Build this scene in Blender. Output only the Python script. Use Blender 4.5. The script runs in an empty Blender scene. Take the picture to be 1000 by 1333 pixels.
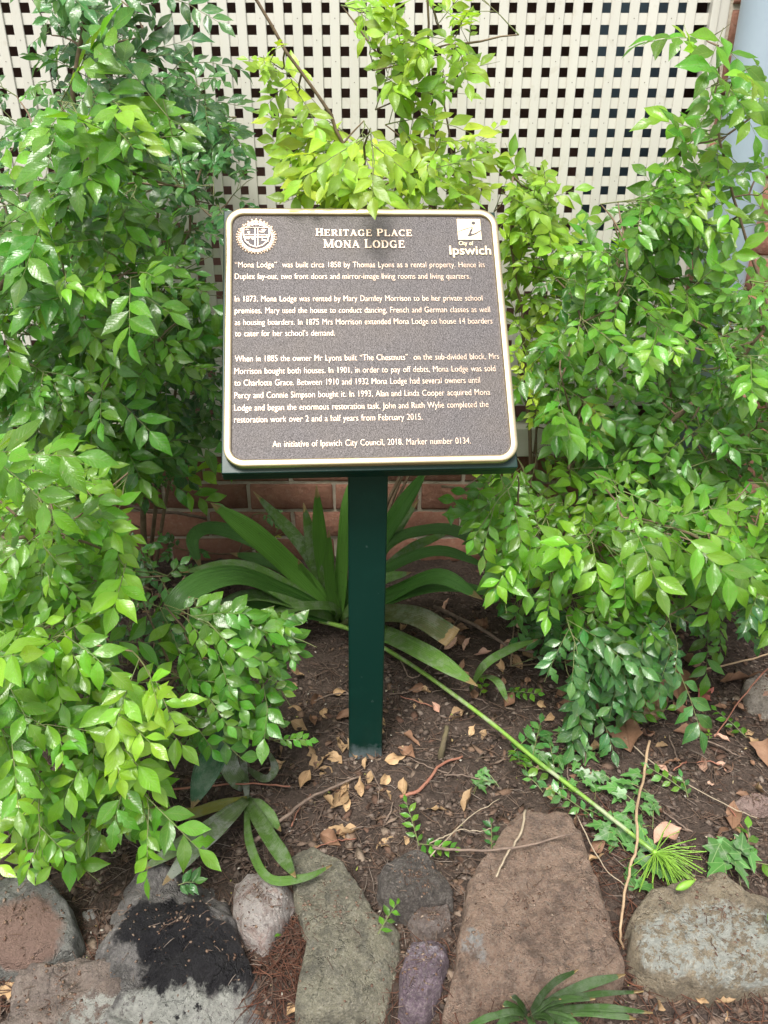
import bpy, math, random
import numpy as np
from mathutils import Vector, Matrix, noise
R = math.radians
random.seed(7); rng = np.random.default_rng(7)
S = bpy.context.scene
C = S.collection

# ------------------------------------------------------------------ camera, sky, sun, exposure
CAM_Z = 1.10; PITCH = R(25.9); CT, ST = math.cos(PITCH), math.sin(PITCH); FOC = 1000.0
cam_d = bpy.data.cameras.new('camera'); cam = bpy.data.objects.new('camera', cam_d); C.objects.link(cam)
cam.location = (0, 0, CAM_Z); cam.rotation_euler = (R(90) - PITCH, 0, 0)
cam_d.sensor_fit = 'VERTICAL'; cam_d.sensor_height = 36; cam_d.lens = 36*FOC/1333
cam_d.clip_start = .02; cam_d.clip_end = 500
S.camera = cam
SUN_EL, SUN_AZ = R(62), R(200)      # azimuth measured from +Y clockwise; 200 = over the viewer's shoulder
w = bpy.data.worlds.new('World'); S.world = w; w.use_nodes = True
nt = w.node_tree; nt.nodes.clear()
sky = nt.nodes.new('ShaderNodeTexSky'); sky.sky_type = 'NISHITA'; sky.sun_disc = False
sky.sun_elevation = SUN_EL; sky.sun_rotation = SUN_AZ; sky.dust_density = 4; sky.air_density = 1.2
hs = nt.nodes.new('ShaderNodeHueSaturation'); hs.inputs['Saturation'].default_value = .22
bg = nt.nodes.new('ShaderNodeBackground'); bg.inputs[1].default_value = .135
wo = nt.nodes.new('ShaderNodeOutputWorld')
nt.links.new(sky.outputs[0], hs.inputs['Color']); nt.links.new(hs.outputs[0], bg.inputs[0]); nt.links.new(bg.outputs[0], wo.inputs[0])
sd = bpy.data.lights.new('sun', 'SUN'); sd.energy = 2.4; sd.angle = R(20); sd.color = (1, .96, .9)
so = bpy.data.objects.new('sun', sd); C.objects.link(so)
dv = Vector((math.sin(SUN_AZ)*math.cos(SUN_EL), math.cos(SUN_AZ)*math.cos(SUN_EL), math.sin(SUN_EL)))
so.rotation_euler = dv.to_track_quat('Z', 'Y').to_euler(); so.location = (0, 0, 6)
S.view_settings.view_transform = 'Standard'; S.view_settings.look = 'None'; S.view_settings.gamma = 1
S.view_settings.use_curve_mapping = False; S.view_settings.exposure = 1.0
S.render.engine = 'CYCLES'

# ------------------------------------------------------------------ surveying helpers (a sight line met with a distance or a height)
def at(px, py, d):
    u, v = (px-500)/FOC, (py-666.5)/FOC
    dx, dy, dz = u, CT - v*ST, -v*CT - ST
    k = d/dy
    return Vector((dx*k, d, CAM_Z + dz*k))
def on(px, py, z):
    u, v = (px-500)/FOC, (py-666.5)/FOC
    dx, dy, dz = u, CT - v*ST, -v*CT - ST
    k = (z-CAM_Z)/dz
    return Vector((dx*k, dy*k, z))
def pix(p):
    h = p[2]-CAM_Z
    zc = p[1]*CT - h*ST
    return 500+FOC*p[0]/zc, 666.5+FOC*(-h*CT-p[1]*ST)/zc, zc
def inside(x, y, poly):
    c = False; n = len(poly); j = n-1
    for i in range(n):
        a, b = poly[i], poly[j]
        if (a[1] > y) != (b[1] > y) and x < (b[0]-a[0])*(y-a[1])/(b[1]-a[1])+a[0]: c = not c
        j = i
    return c

# ------------------------------------------------------------------ object helpers
def tag(o, label=None, cat=None, group=None, kind=None):
    if label: o['label'] = label
    if cat: o['category'] = cat
    if group: o['group'] = group
    if kind: o['kind'] = kind
    return o
def thing(name, label, cat, loc=(0, 0, 0), group=None, rot=None):
    o = bpy.data.objects.new(name, None); C.objects.link(o); o.location = loc; o.empty_display_size = .05
    if rot is not None: o.rotation_euler = rot
    return tag(o, label, cat, group)
def link(name, me, parent=None, world=True):
    o = bpy.data.objects.new(name, me); C.objects.link(o)
    if parent is not None:
        o.parent = parent
        if world: o.matrix_parent_inverse = MI(parent)
    return o
def MI(p):
    m = Matrix.LocRotScale(p.location, p.rotation_euler, p.scale)
    if p.parent is not None:
        m = MI(p.parent).inverted() @ p.matrix_parent_inverse @ m
    return m.inverted()
class Acc:
    """gathers vertices and faces of ONE mesh"""
    def __init__(s): s.v = []; s.f = []; s.m = []; s.a = {}
    def add(s, v, f, mi=0):
        o = len(s.v); s.v += [tuple(p) for p in v]; s.f += [tuple(i+o for i in q) for q in f]; s.m += [mi]*len(f)
    def box(s, x0, x1, y0, y1, z0, z1, mi=0):
        v = [(x, y, z) for z in (z0, z1) for y in (y0, y1) for x in (x0, x1)]
        s.add(v, [(0,2,3,1),(4,5,7,6),(0,1,5,4),(2,6,7,3),(0,4,6,2),(1,3,7,5)], mi)
    def tube(s, pts, rad, n=6, cap=True, mi=0, jit=0):
        pts = [Vector(p) for p in pts]; k = len(pts)
        if isinstance(rad, (int, float)): rad = [rad]*k
        t = (pts[1]-pts[0]).normalized(); up = Vector((0, 0, 1)) if abs(t.z) < .9 else Vector((1, 0, 0))
        a = t.cross(up).normalized(); v = []; f = []
        for i in range(k):
            t = (pts[min(i+1, k-1)]-pts[max(i-1, 0)])
            if t.length < 1e-9: t = Vector((0, 0, 1))
            t.normalize(); a = (a - t*a.dot(t))
            if a.length < 1e-6: a = t.orthogonal()
            a.normalize(); b = t.cross(a)
            for j in range(n):
                q = 2*math.pi*j/n; r = rad[i]*(1+(random.uniform(-jit, jit) if jit else 0))
                v.append(pts[i]+a*math.cos(q)*r+b*math.sin(q)*r)
        for i in range(k-1):
            for j in range(n):
                f.append((i*n+j, i*n+(j+1) % n, (i+1)*n+(j+1) % n, (i+1)*n+j))
        if cap: f.append(tuple(range(n))[::-1]); f.append(tuple((k-1)*n+j for j in range(n)))
        s.add(v, f, mi)
    def ribbon(s, pts, wid, z0, z1, mi=0):
        """flat stroke of varying width in the XY plane, thickened from z0 to z1"""
        pts = [Vector((p[0], p[1], 0)) for p in pts]; k = len(pts)
        if isinstance(wid, (int, float)): wid = [wid]*k
        v = []; f = []
        for i in range(k):
            t = (pts[min(i+1, k-1)]-pts[max(i-1, 0)]).normalized(); nn = Vector((-t.y, t.x, 0))*wid[i]/2
            for z in (z0, z1):
                v.append((pts[i].x+nn.x, pts[i].y+nn.y, z)); v.append((pts[i].x-nn.x, pts[i].y-nn.y, z))
        for i in range(k-1):
            a, b = i*4, i*4+4
            f += [(a+2, a+3, b+3, b+2), (a, b, b+1, a+1), (a, a+2, b+2, b), (a+1, b+1, b+3, a+3)]
        f += [(0, 1, 3, 2), ((k-1)*4, (k-1)*4+2, (k-1)*4+3, (k-1)*4+1)]
        s.add(v, f, mi)
    def prism(s, poly, z0, z1, mi=0):
        n = len(poly)
        v = [(p[0], p[1], z0) for p in poly]+[(p[0], p[1], z1) for p in poly]
        f = [tuple(range(n))[::-1], tuple(range(n, 2*n))]+[(i, (i+1) % n, n+(i+1) % n, n+i) for i in range(n)]
        s.add(v, f, mi)
    def mesh(s, name, mats, smooth=False):
        me = bpy.data.meshes.new(name); me.from_pydata(s.v, [], s.f)
        for m in (mats if isinstance(mats, (list, tuple)) else [mats]): me.materials.append(m)
        if any(s.m): me.polygons.foreach_set('material_index', s.m)
        if smooth: me.polygons.foreach_set('use_smooth', [True]*len(me.polygons))
        me.update(); return me
    def build(s, name, mats, parent=None, smooth=False, bevel=0):
        o = link(name, s.mesh(name, mats, smooth), parent)
        if bevel:
            b = o.modifiers.new('bevel', 'BEVEL'); b.width = bevel; b.segments = 2; b.limit_method = 'ANGLE'
        return o
def fast_mesh(name, V, F, mat, uv=None, attrs=None, smooth=True):
    """V (n,3), F (m,4) numpy -> mesh"""
    me = bpy.data.meshes.new(name); me.vertices.add(len(V)); me.vertices.foreach_set('co', np.ascontiguousarray(V, dtype=np.float32).ravel())
    k = F.shape[1]
    me.loops.add(F.size); me.loops.foreach_set('vertex_index', np.ascontiguousarray(F, dtype=np.int32).ravel())
    me.polygons.add(len(F)); me.polygons.foreach_set('loop_start', np.arange(0, F.size, k, dtype=np.int32))
    me.update(calc_edges=True)
    if smooth: me.polygons.foreach_set('use_smooth', np.ones(len(F), dtype=bool))
    if uv is not None:
        l = me.uv_layers.new(name='uv'); l.data.foreach_set('uv', np.ascontiguousarray(uv[F.ravel()], dtype=np.float32).ravel())
    for n_, a in (attrs or {}).items():
        at_ = me.attributes.new(n_, 'FLOAT', 'POINT'); at_.data.foreach_set('value', np.ascontiguousarray(a, dtype=np.float32))
    me.materials.append(mat); return me

# ------------------------------------------------------------------ materials
class Mat:
    def __init__(s, name, rough=.6, spec=.5, metal=0):
        s.m = bpy.data.materials.new(name); s.m.use_nodes = True; s.t = s.m.node_tree; s.n = s.t.nodes; s.l = s.t.links
        s.p = s.n['Principled BSDF']; s.out = s.n['Material Output']
        s.p.inputs['Roughness'].default_value = rough; s.p.inputs['Metallic'].default_value = metal
        s.p.inputs['Specular IOR Level'].default_value = spec
        s.co = s.n.new('ShaderNodeTexCoord')
    def set(s, k, v):
        if hasattr(v, 'is_output') or isinstance(v, bpy.types.NodeSocket): s.l.new(v, s.p.inputs[k])
        else: s.p.inputs[k].default_value = v
    def geo(s): return s.n.new('ShaderNodeNewGeometry').outputs['Position']
    def noise(s, sc, detail=4, rough=.55, vec=None, dist=0, col=False):
        q = s.n.new('ShaderNodeTexNoise'); q.inputs['Scale'].default_value = sc; q.inputs['Detail'].default_value = detail
        q.inputs['Roughness'].default_value = rough; q.inputs['Distortion'].default_value = dist
        s.l.new(vec or s.co.outputs['Object'], q.inputs['Vector']); return q.outputs['Color' if col else 'Fac']
    def voro(s, sc, feat='F1', out='Distance', vec=None):
        q = s.n.new('ShaderNodeTexVoronoi'); q.inputs['Scale'].default_value = sc; q.feature = feat
        s.l.new(vec or s.co.outputs['Object'], q.inputs['Vector']); return q.outputs[out]
    def ramp(s, f, stops, interp='LINEAR'):
        q = s.n.new('ShaderNodeValToRGB'); q.color_ramp.interpolation = interp; e = q.color_ramp.elements
        while len(e) < len(stops): e.new(.5)
        for i, (p, c) in enumerate(stops):
            e[i].position = p; e[i].color = (c if len(c) == 4 else (*c, 1)) if isinstance(c, tuple) else (c, c, c, 1)
        s.l.new(f, q.inputs[0]); return q.outputs[0]
    def mix(s, f, a, b, mode='MIX'):
        q = s.n.new('ShaderNodeMix'); q.data_type = 'RGBA'; q.blend_type = mode
        for i, v in ((0, f), (6, a), (7, b)):
            if isinstance(v, bpy.types.NodeSocket): s.l.new(v, q.inputs[i])
            else: q.inputs[i].default_value = (*v, 1) if isinstance(v, tuple) and len(v) == 3 else v
        return q.outputs[2]
    def math(s, op, a, b=0., c=None):
        q = s.n.new('ShaderNodeMath'); q.operation = op
        for i, v in enumerate((a, b) if c is None else (a, b, c)):
            if isinstance(v, bpy.types.NodeSocket): s.l.new(v, q.inputs[i])
            else: q.inputs[i].default_value = v
        return q.outputs[0]
    def bump(s, h, dist=.002, st=1., prev=None):
        q = s.n.new('ShaderNodeBump'); q.inputs['Distance'].default_value = dist; q.inputs['Strength'].default_value = st
        s.l.new(h, q.inputs['Height'])
        if prev is not None: s.l.new(prev, q.inputs['Normal'])
        s.l.new(q.outputs[0], s.p.inputs['Normal']); return q.outputs[0]
    def attr(s, name, typ='GEOMETRY'):
        q = s.n.new('ShaderNodeAttribute'); q.attribute_type = typ; q.attribute_name = name; return q.outputs['Fac']
    def rnd(s): return s.n.new('ShaderNodeObjectInfo').outputs['Random']

def leaf_material(name, old, mid, young, rough=.34, yellow=(.42, .42, .06), trans=.35, spots=.0):
    m = Mat(name, rough, .75)
    v = m.math('ADD', m.attr('var'), m.attr('var', 'OBJECT')); a = m.math('ADD', m.attr('age'), m.attr('age', 'OBJECT'))
    c = m.ramp(a, [(0, old), (.5, mid), (.93, young), (1, yellow)])
    br = m.math('MULTIPLY_ADD', v, .7, .66)
    c = m.mix(1., c, br, 'MULTIPLY')
    hsv = m.n.new('ShaderNodeHueSaturation'); m.l.new(c, hsv.inputs['Color'])
    m.l.new(m.math('MULTIPLY_ADD', m.math('FRACT', m.math('MULTIPLY', v, 7.3)), .035, .4825), hsv.inputs['Hue']); c = hsv.outputs[0]
    uv = m.n.new('ShaderNodeUVMap'); uv.uv_map = 'uv'; sp = m.n.new('ShaderNodeSeparateXYZ'); m.l.new(uv.outputs[0], sp.inputs[0])
    t, u = sp.outputs[0], m.math('ABSOLUTE', m.math('SUBTRACT', sp.outputs[1], .5))
    rib = m.math('LESS_THAN', u, .022)
    vein = m.ramp(m.math('SINE', m.math('MULTIPLY', m.math('SUBTRACT', t, m.math('MULTIPLY', u, .42)), 62.)), [(.8, 0.), (1, 1.)])
    c = m.mix(m.math('MULTIPLY', rib, .45), c, m.mix(.5, c, (.35, .5, .12)))
    c = m.mix(m.math('MULTIPLY', vein, .16), c, m.mix(.5, c, (.3, .5, .1)))
    mott = m.noise(55, 3, .6, m.geo()); c = m.mix(m.math('MULTIPLY', m.ramp(mott, [(.45, 0.), (.7, 1.)]), .22), c, (.16, .24, .05))
    blem = m.ramp(m.noise(190, 2, .5, m.geo()), [(.70, 0.), (.73, 1.)]); c = m.mix(m.math('MULTIPLY', blem, .55), c, (.25, .2, .08))
    m.set('Base Color', c)
    h = m.math('ADD', m.math('MULTIPLY', vein, -.35), m.math('ADD', m.math('MULTIPLY', rib, -.8), m.math('MULTIPLY', m.noise(130, 3, .5, m.geo()), 1.2)))
    m.bump(h, .0011, .7)
    m.set('Roughness', m.math('MULTIPLY_ADD', m.noise(30, 2, .5, m.geo()), .22, rough-.14))
    tr = m.n.new('ShaderNodeBsdfTranslucent'); m.l.new(m.mix(1., c, (1.5, 1.35, .7), 'MULTIPLY'), tr.inputs[0])
    mx = m.n.new('ShaderNodeMixShader'); mx.inputs[0].default_value = trans
    m.l.new(m.p.outputs[0], mx.inputs[1]); m.l.new(tr.outputs[0], mx.inputs[2]); m.l.new(mx.outputs[0], m.out.inputs[0])
    return m.m
def simple(name, c1, c2, sc=20, rough=.6, bumpd=.001, bsc=None, metal=0, spec=.5, rvar=0.):
    m = Mat(name, rough, spec, metal)
    c = m.mix(m.ramp(m.noise(sc, 5, .6), [(.3, 0.), (.7, 1.)]), c1, c2)
    if rvar: c = m.mix(1., c, m.math('MULTIPLY_ADD', m.rnd(), rvar, 1-rvar/2), 'MULTIPLY')
    m.set('Base Color', c); m.bump(m.noise(bsc or sc*4, 5, .6), bumpd, .8); return m.m

def mat_lattice():
    m = Mat('cream_plastic', .42, .4)
    g = m.geo()
    c = m.mix(m.ramp(m.noise(3, 5, .6, g), [(.3, 0.), (.75, 1.)]), (.56, .54, .485), (.50, .48, .425))
    mp = m.n.new('ShaderNodeMapping'); mp.inputs['Scale'].default_value = (60, 60, 3); m.l.new(g, mp.inputs[0])
    st = m.ramp(m.noise(1, 4, .6, mp.outputs[0]), [(.5, 0.), (.8, 1.)])
    c = m.mix(m.math('MULTIPLY', st, .25), c, (.45, .4, .3))
    c = m.mix(m.math('MULTIPLY', m.ramp(m.noise(40, 3, .5, g), [(.62, 0.), (.7, 1.)]), .2), c, (.35, .3, .2))
    c = m.mix(1., c, m.math('MULTIPLY_ADD', m.rnd(), .08, .95), 'MULTIPLY')
    m.set('Base Color', c); m.bump(m.noise(300, 2, .5, g), .0003, .4); return m.m
def mat_brick():
    m = Mat('brick_clay', .9, .25)
    g = m.geo()
    a = m.mix(m.ramp(m.noise(14, 6, .7, g), [(.3, 0.), (.7, 1.)]), (.20, .090, .062), (.34, .17, .115))
    a = m.mix(m.math('MULTIPLY', m.ramp(m.noise(60, 4, .7, g), [(.5, 0.), (.75, 1.)]), .6), a, (.36, .23, .17))
    a = m.mix(m.ramp(m.noise(25, 5, .7, g), [(.62, 0.), (.72, .6)]), a, (.07, .035, .03))
    a = m.mix(1., a, m.math('MULTIPLY_ADD', m.rnd(), .5, .72), 'MULTIPLY')
    m.set('Base Color', a)
    h = m.math('ADD', m.noise(70, 8, .75, g), m.math('MULTIPLY', m.noise(18, 3, .5, g), 1.5)); m.bump(h, .006, .9); return m.m
def mat_soil():
    m = Mat('dark_soil', .95, .2)
    g = m.geo()
    a = m.mix(m.ramp(m.noise(9, 6, .65, g), [(.3, 0.), (.7, 1.)]), (.042, .031, .025), (.090, .066, .053))
    a = m.mix(m.ramp(m.noise(110, 5, .7, g), [(.5, 0.), (.8, .9)]), a, (.17, .12, .095))
    a = m.mix(m.ramp(m.noise(45, 5, .7, g), [(.55, 0.), (.75, .8)]), a, (.022, .014, .011))
    m.set('Base Color', a)
    h = m.math('ADD', m.noise(160, 6, .7, g), m.math('MULTIPLY', m.noise(40, 4, .6, g), 1.4)); m.bump(h, .008, 1.); return m.m
def mat_chips(name, cols, rough=.85):
    m = Mat(name, rough, .25)
    st = [(i/max(1, len(cols)-1), c) for i, c in enumerate(cols)]
    c = m.ramp(m.attr('var'), st); c = m.mix(m.math('MULTIPLY', m.noise(90, 3, .6, m.geo()), .4), c, (.03, .02, .015))
    m.set('Base Color', c); m.bump(m.noise(400, 3, .6, m.geo()), .0008, .8); return m.m
def mat_rock(name, c1, c2, c3, grain=.25, lichen=None, lich_c=(.60, .60, .54), black=None, patch=None, rough=.85, cut=.5):
    """lichen / black / patch: lists of (centre, radius) blotches in the place itself"""
    m = Mat(name, rough, .35)
    g = m.geo(); wob = m.noise(22, 6, .7, g)
    c = m.mix(m.ramp(m.noise(11, 6, .65, g), [(.33, 0.), (.67, 1.)]), c1, c2)
    c = m.mix(m.ramp(m.noise(33, 6, .72, g, .6), [(.5, 0.), (.7, .8)]), c, c3)
    c = m.mix(m.math('MULTIPLY', m.ramp(m.noise(260, 3, .7, g), [(.45, 0.), (.75, 1.)]), grain), c, (.5, .46, .38))
    c = m.mix(m.ramp(m.noise(48, 8, .8, g), [(.40, .5), (.52, 0.)]), c, tuple(x*.35 for x in c3))
    c = m.mix(1., c, (1.35, 1.35, 1.35), 'MULTIPLY')
    c = m.mix(m.ramp(m.noise(7, 6, .75, g, 1.2), [(.52, 0.), (.66, .55)]), c, tuple(x*.45 for x in c3))
    c = m.mix(m.math('MULTIPLY', m.ramp(m.noise(330, 2, .6, g), [(.6, 0.), (.68, 1.)]), .5), c, (.03, .028, .025))
    def blot(spots, soft=.012, amp=.07):
        tot = None
        for (p, r) in spots:
            d = m.n.new('ShaderNodeVectorMath'); d.operation = 'DISTANCE'; m.l.new(g, d.inputs[0]); d.inputs[1].default_value = p
            k = m.math('ADD', m.math('SUBTRACT', r, d.outputs['Value']), m.math('MULTIPLY', m.math('SUBTRACT', wob, .5), amp))
            k = m.math('DIVIDE', m.math('ADD', k, .012), soft)
            q = m.n.new('ShaderNodeClamp'); m.l.new(k, q.inputs[0])
            tot = q.outputs[0] if tot is None else m.math('MAXIMUM', tot, q.outputs[0])
        return tot
    if patch: c = m.mix(blot(patch[0], .01, .05), c, m.mix(m.noise(40, 5, .7, g), patch[1], tuple(x*.7 for x in patch[1])))
    rg = None
    if black:
        bm_ = blot(black, .008); c = m.mix(m.math('MULTIPLY', bm_, .93), c, m.mix(m.noise(60, 4, .6, g), (.006, .006, .009), (.022, .021, .026)))
        rg = m.math('MULTIPLY_ADD', bm_, -.45, rough)
    if lichen:
        brk = m.ramp(m.noise(64, 7, .78, g), [(cut-.025, 0.), (cut, 1.)])
        lm = m.math('MULTIPLY', blot(lichen, .01, .08), brk)
        c = m.mix(m.math('MULTIPLY', lm, .9), c, m.mix(m.ramp(m.noise(160, 4, .7, g), [(.35, 0.), (.7, 1.)]), lich_c, tuple(x*.6 for x in lich_c)))
    if rg is not None: m.set('Roughness', rg)
    m.set('Base Color', c)
    h = m.math('ADD', m.math('MULTIPLY', m.noise(26, 10, .78, g), 2.0), m.math('MULTIPLY', m.noise(200, 6, .75, g), .5))
    cr_ = m.n.new('ShaderNodeTexVoronoi'); cr_.feature = 'DISTANCE_TO_EDGE'; cr_.inputs['Scale'].default_value = 17
    vm = m.n.new('ShaderNodeVectorMath'); vm.operation = 'ADD'; m.l.new(g, vm.inputs[0]); sc_ = m.n.new('ShaderNodeVectorMath'); sc_.operation = 'SCALE'; sc_.inputs['Scale'].default_value = .09
    m.l.new(m.noise(14, 5, .7, g, col=True), sc_.inputs[0]); m.l.new(sc_.outputs[0], vm.inputs[1]); m.l.new(vm.outputs[0], cr_.inputs['Vector'])
    crack = m.math('MULTIPLY', m.ramp(cr_.outputs['Distance'], [(0, 1.), (.035, 0.)]), m.ramp(m.noise(9, 3, .6, g), [(.5, 0.), (.6, 1.)]))
    h = m.math('SUBTRACT', h, m.math('MULTIPLY', crack, .7))
    pit = m.ramp(m.noise(95, 3, .5, g), [(.27, 1.), (.36, 0.)]); h = m.math('SUBTRACT', h, m.math('MULTIPLY', pit, .35))
    m.bump(h, .020, 1.); return m.m
def mat_plain(name, col, rough=.5, metal=0, spec=.5, bumpd=0, bsc=200, noise_c=None, nsc=10):
    m = Mat(name, rough, spec, metal)
    if noise_c: m.set('Base Color', m.mix(m.ramp(m.noise(nsc, 5, .6), [(.35, 0.), (.7, 1.)]), col, noise_c))
    else: m.set('Base Color', (*col, 1))
    if bumpd: m.bump(m.noise(bsc, 4, .6), bumpd, .8)
    return m.m

M_LAT = mat_lattice(); M_BRICK = mat_brick(); M_SOIL = mat_soil()
M_MORTAR = simple('mortar', (.50, .44, .35), (.33, .28, .21), 25, .95, .004, 120)
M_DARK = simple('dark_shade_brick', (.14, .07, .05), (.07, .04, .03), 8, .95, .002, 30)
M_PIPE = mat_plain('blue_grey_plastic_pipe', (.30, .36, .42), .38, bumpd=.0006, bsc=12, noise_c=(.26, .32, .38), nsc=6)
M_BARK = simple('shrub_bark', (.20, .14, .085), (.11, .075, .045), 60, .8, .0015, 300)
M_TWIG = simple('green_twig', (.12, .18, .05), (.16, .15, .06), 30, .6, .0005, 300)
M_DEAD = simple('dead_wood', (.22, .16, .12), (.10, .07, .055), 60, .85, .0015, 300)

# ------------------------------------------------------------------ ground
WALL = 1.97
def gz(x, y):
    n = noise.fractal(Vector((x*5, y*5, 0)), .9, 2.1, 3)*.011
    base = -.012*max(0, (y-1.2)) + .02*max(0, 1-((x+.05)**2+(y-1.15)**2)/.05)*.3
    k = min(1, max(0, (.690-y + .02*noise.noise(Vector((x*4, 0, 3))))/.05))
    return base + n - .045*k*k*(3-2*k)
def soil():
    xs = np.concatenate([np.linspace(-3, -1.3, 25)[:-1], np.linspace(-1.3, 1.3, 460), np.linspace(1.3, 3, 25)[1:]])
    ys = np.concatenate([np.linspace(.2, .5, 8)[:-1], np.linspace(.5, 2.02, 290)])
    V = np.zeros((len(ys)*len(xs), 3)); k = 0
    for y in ys:
        for x in xs:
            z = gz(x, y)
            p = Vector((x*26, y*26, 1.3)); z += noise.fractal(p, .8, 2.2, 4)*.0080 + max(0, noise.noise(p*2.3))*.008
            V[k] = (x, y, z); k += 1
    nx, ny = len(xs), len(ys); i = np.arange((ny-1)*nx).reshape(ny-1, nx)[:, :-1].ravel()
    F = np.stack([i, i+1, i+nx+1, i+nx], 1)
    o = link('soil_bed', fast_mesh('soil_bed', V, F, M_SOIL)); tag(o, kind='structure')
    a = Acc(); a.add([(-150, -150, -.24), (150, -150, -.24), (150, 150, -.24), (-150, 150, -.24)], [(0, 1, 2, 3)])
    m = simple('lawn_ground', (.06, .09, .03), (.10, .10, .05), 3, .95, .01, 30)
    tag(a.build('ground', m), kind='structure')
    a = Acc(); a.box(-3, 3, .12, .205, -.26, -.12); tag(a.build('path_edge', M_MORTAR), kind='structure')
soil()

# ------------------------------------------------------------------ lattice, beam, bricks
LX0, LX1 = -1.62, .705
Z_TOP = 1.95
z_lat = at(600, 505, WALL).z
z_gap = at(600, 526, WALL).z
z_bt = at(200, 550, WALL).z; z_bb = at(200, 594, WALL-.04).z
lat = thing('lattice_screen', 'cream plastic lattice screen of crossed slats above the brick wall', 'lattice', (0, WALL, z_lat))
PIT = .0406
def slat_mesh(name, w, h, t):
    a = Acc(); a.box(-w/2, w/2, -t/2, t/2, 0, h)
    me = a.mesh(name, M_LAT); return me
n = int((LX1-LX0)/PIT)
vme = slat_mesh('slat', .0215, Z_TOP-z_lat, .0045)
x_first = at(412.5, 50, WALL).x
k0 = math.floor((LX0-x_first)/PIT)+1
xsl = []
for i in range(k0, 100):
    x = x_first + i*PIT
    if x > LX1-.004: break
    xsl.append(x)
    o = link('vertical_slat', vme, lat); o.location = (x+random.uniform(-.0007, .0007), WALL, z_lat)
    o.rotation_euler = (0, random.uniform(-.0015, .0015), 0); o.modifiers.new('b', 'BEVEL').width = .0012
a = Acc(); a.box(LX0, LX1, -.0022, .0022, -.0109, .0109); hme = a.mesh('horizontal_slat', M_LAT)
zh0 = at(412, 24, WALL).z      # a crossing strip
zz = []
z = zh0
while z+PIT < Z_TOP: z += PIT
while z > z_lat+.01:
    o = link('horizontal_slat', hme, lat); o.location = (0, WALL+.0049, z+random.uniform(-.0006, .0006)); zz.append(z); z -= PIT
a = Acc()
for i, x in enumerate(xsl):
    for j, z in enumerate(zz):
        if (i+j*1) % 2 == 0 and random.random() < .9:
            q = [(x+math.cos(t)*.0011, z+math.sin(t)*.0011) for t in (0, 1.05, 2.1, 3.14, 4.2, 5.25)]
            a.add([(p[0], WALL-.0029, p[1]) for p in q]+[(x, WALL-.0034, z)], [(6, k, (k+1) % 6) for k in range(6)][::-1])
o = a.build('staple', mat_plain('staple_metal', (.12, .10, .08), .5), lat); o['kind'] = 'stuff'
a = Acc(); a.box(LX1, LX1+.017, WALL-.014, WALL+.02, z_gap, Z_TOP); a.build('edge_trim', M_LAT, lat, bevel=.002)
a = Acc(); a.box(LX1+.0175, LX1+.040, WALL-.007, WALL+.02, z_gap, Z_TOP); a.build('edge_trim', M_LAT, lat, bevel=.002)
a = Acc(); a.box(LX0, LX1-.001, WALL-.016, WALL+.018, z_gap, z_lat+.001); a.build('bottom_rail', M_LAT, lat, bevel=.002)
a = Acc(); a.box(LX0-.03, LX1+.04, WALL-.016, WALL+.02, Z_TOP+.001, Z_TOP+.04); a.build('top_rail', M_LAT, lat, bevel=.002)
mb = simple('aged_cream_paint', (.56, .55, .45), (.46, .44, .34), 15, .55, .0015, 60)
a = Acc(); a.box(LX0, LX1+.036, WALL-.045, WALL+.05, z_bb, z_bt); tag(a.build('timber_beam', mb, bevel=.003), 'cream painted timber beam lying along the top of the low brick wall', 'beam')

BP, BL = .086, .240
wall = thing('brick_wall', 'red brick wall under the lattice and beside the grey-blue pipe', 'wall', (0, WALL, 0))
def brick_me(L, H, D, seed):
    """one brick with worn, chipped edges"""
    rs = random.Random(seed); nx, nz = max(2, int(L/.03)), 3
    V = []; F = []
    def dep(i, j):
        e = min(i, nx-i, j, nz-j)
        return (.0045 if e == 0 else 0) + rs.uniform(-.0008, .0012) + (rs.random() < .12)*.003
    for j in range(nz+1):
        for i in range(nx+1):
            fx, fz = i/nx, j/nz
            fx = (.018 if i == 1 else 1-.018 if i == nx-1 else fx); fz = (.07 if j == 1 else .93 if j == nz-1 else fz)
            V.append((-L/2+L*fx+(rs.uniform(-.0016, .0016)), dep(i, j), H*fz+rs.uniform(-.0014, .0014)))
    for j in range(nz):
        for i in range(nx):
            k = j*(nx+1)+i; F.append((k, k+1, k+nx+2, k+nx+1))
    ring = [i for i in range(nx+1)]+[(j)*(nx+1)+nx for j in range(1, nz+1)]+[nz*(nx+1)+i for i in range(nx-1, -1, -1)]+[j*(nx+1) for j in range(nz-1, 0, -1)]
    b = len(V)
    for r_ in ring: V.append((V[r_][0], D, V[r_][2]))
    m_ = len(ring)
    for i in range(m_): F.append((ring[(i+1) % m_], ring[i], b+i, b+(i+1) % m_))
    me = bpy.data.meshes.new('brick'); me.from_pydata(V, [], F); me.materials.append(M_BRICK)
    me.polygons.foreach_set('use_smooth', [True]*len(F)); return me
bset = [brick_me(.230, .0755, .09, s) for s in range(6)]; bhalf = [brick_me(.110, .0755, .09, s) for s in range(3)]
nb = 0
zr0 = at(250, 663, WALL).z - .0    # a bed joint
row = -3
top_low = z_bb - .004
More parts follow.
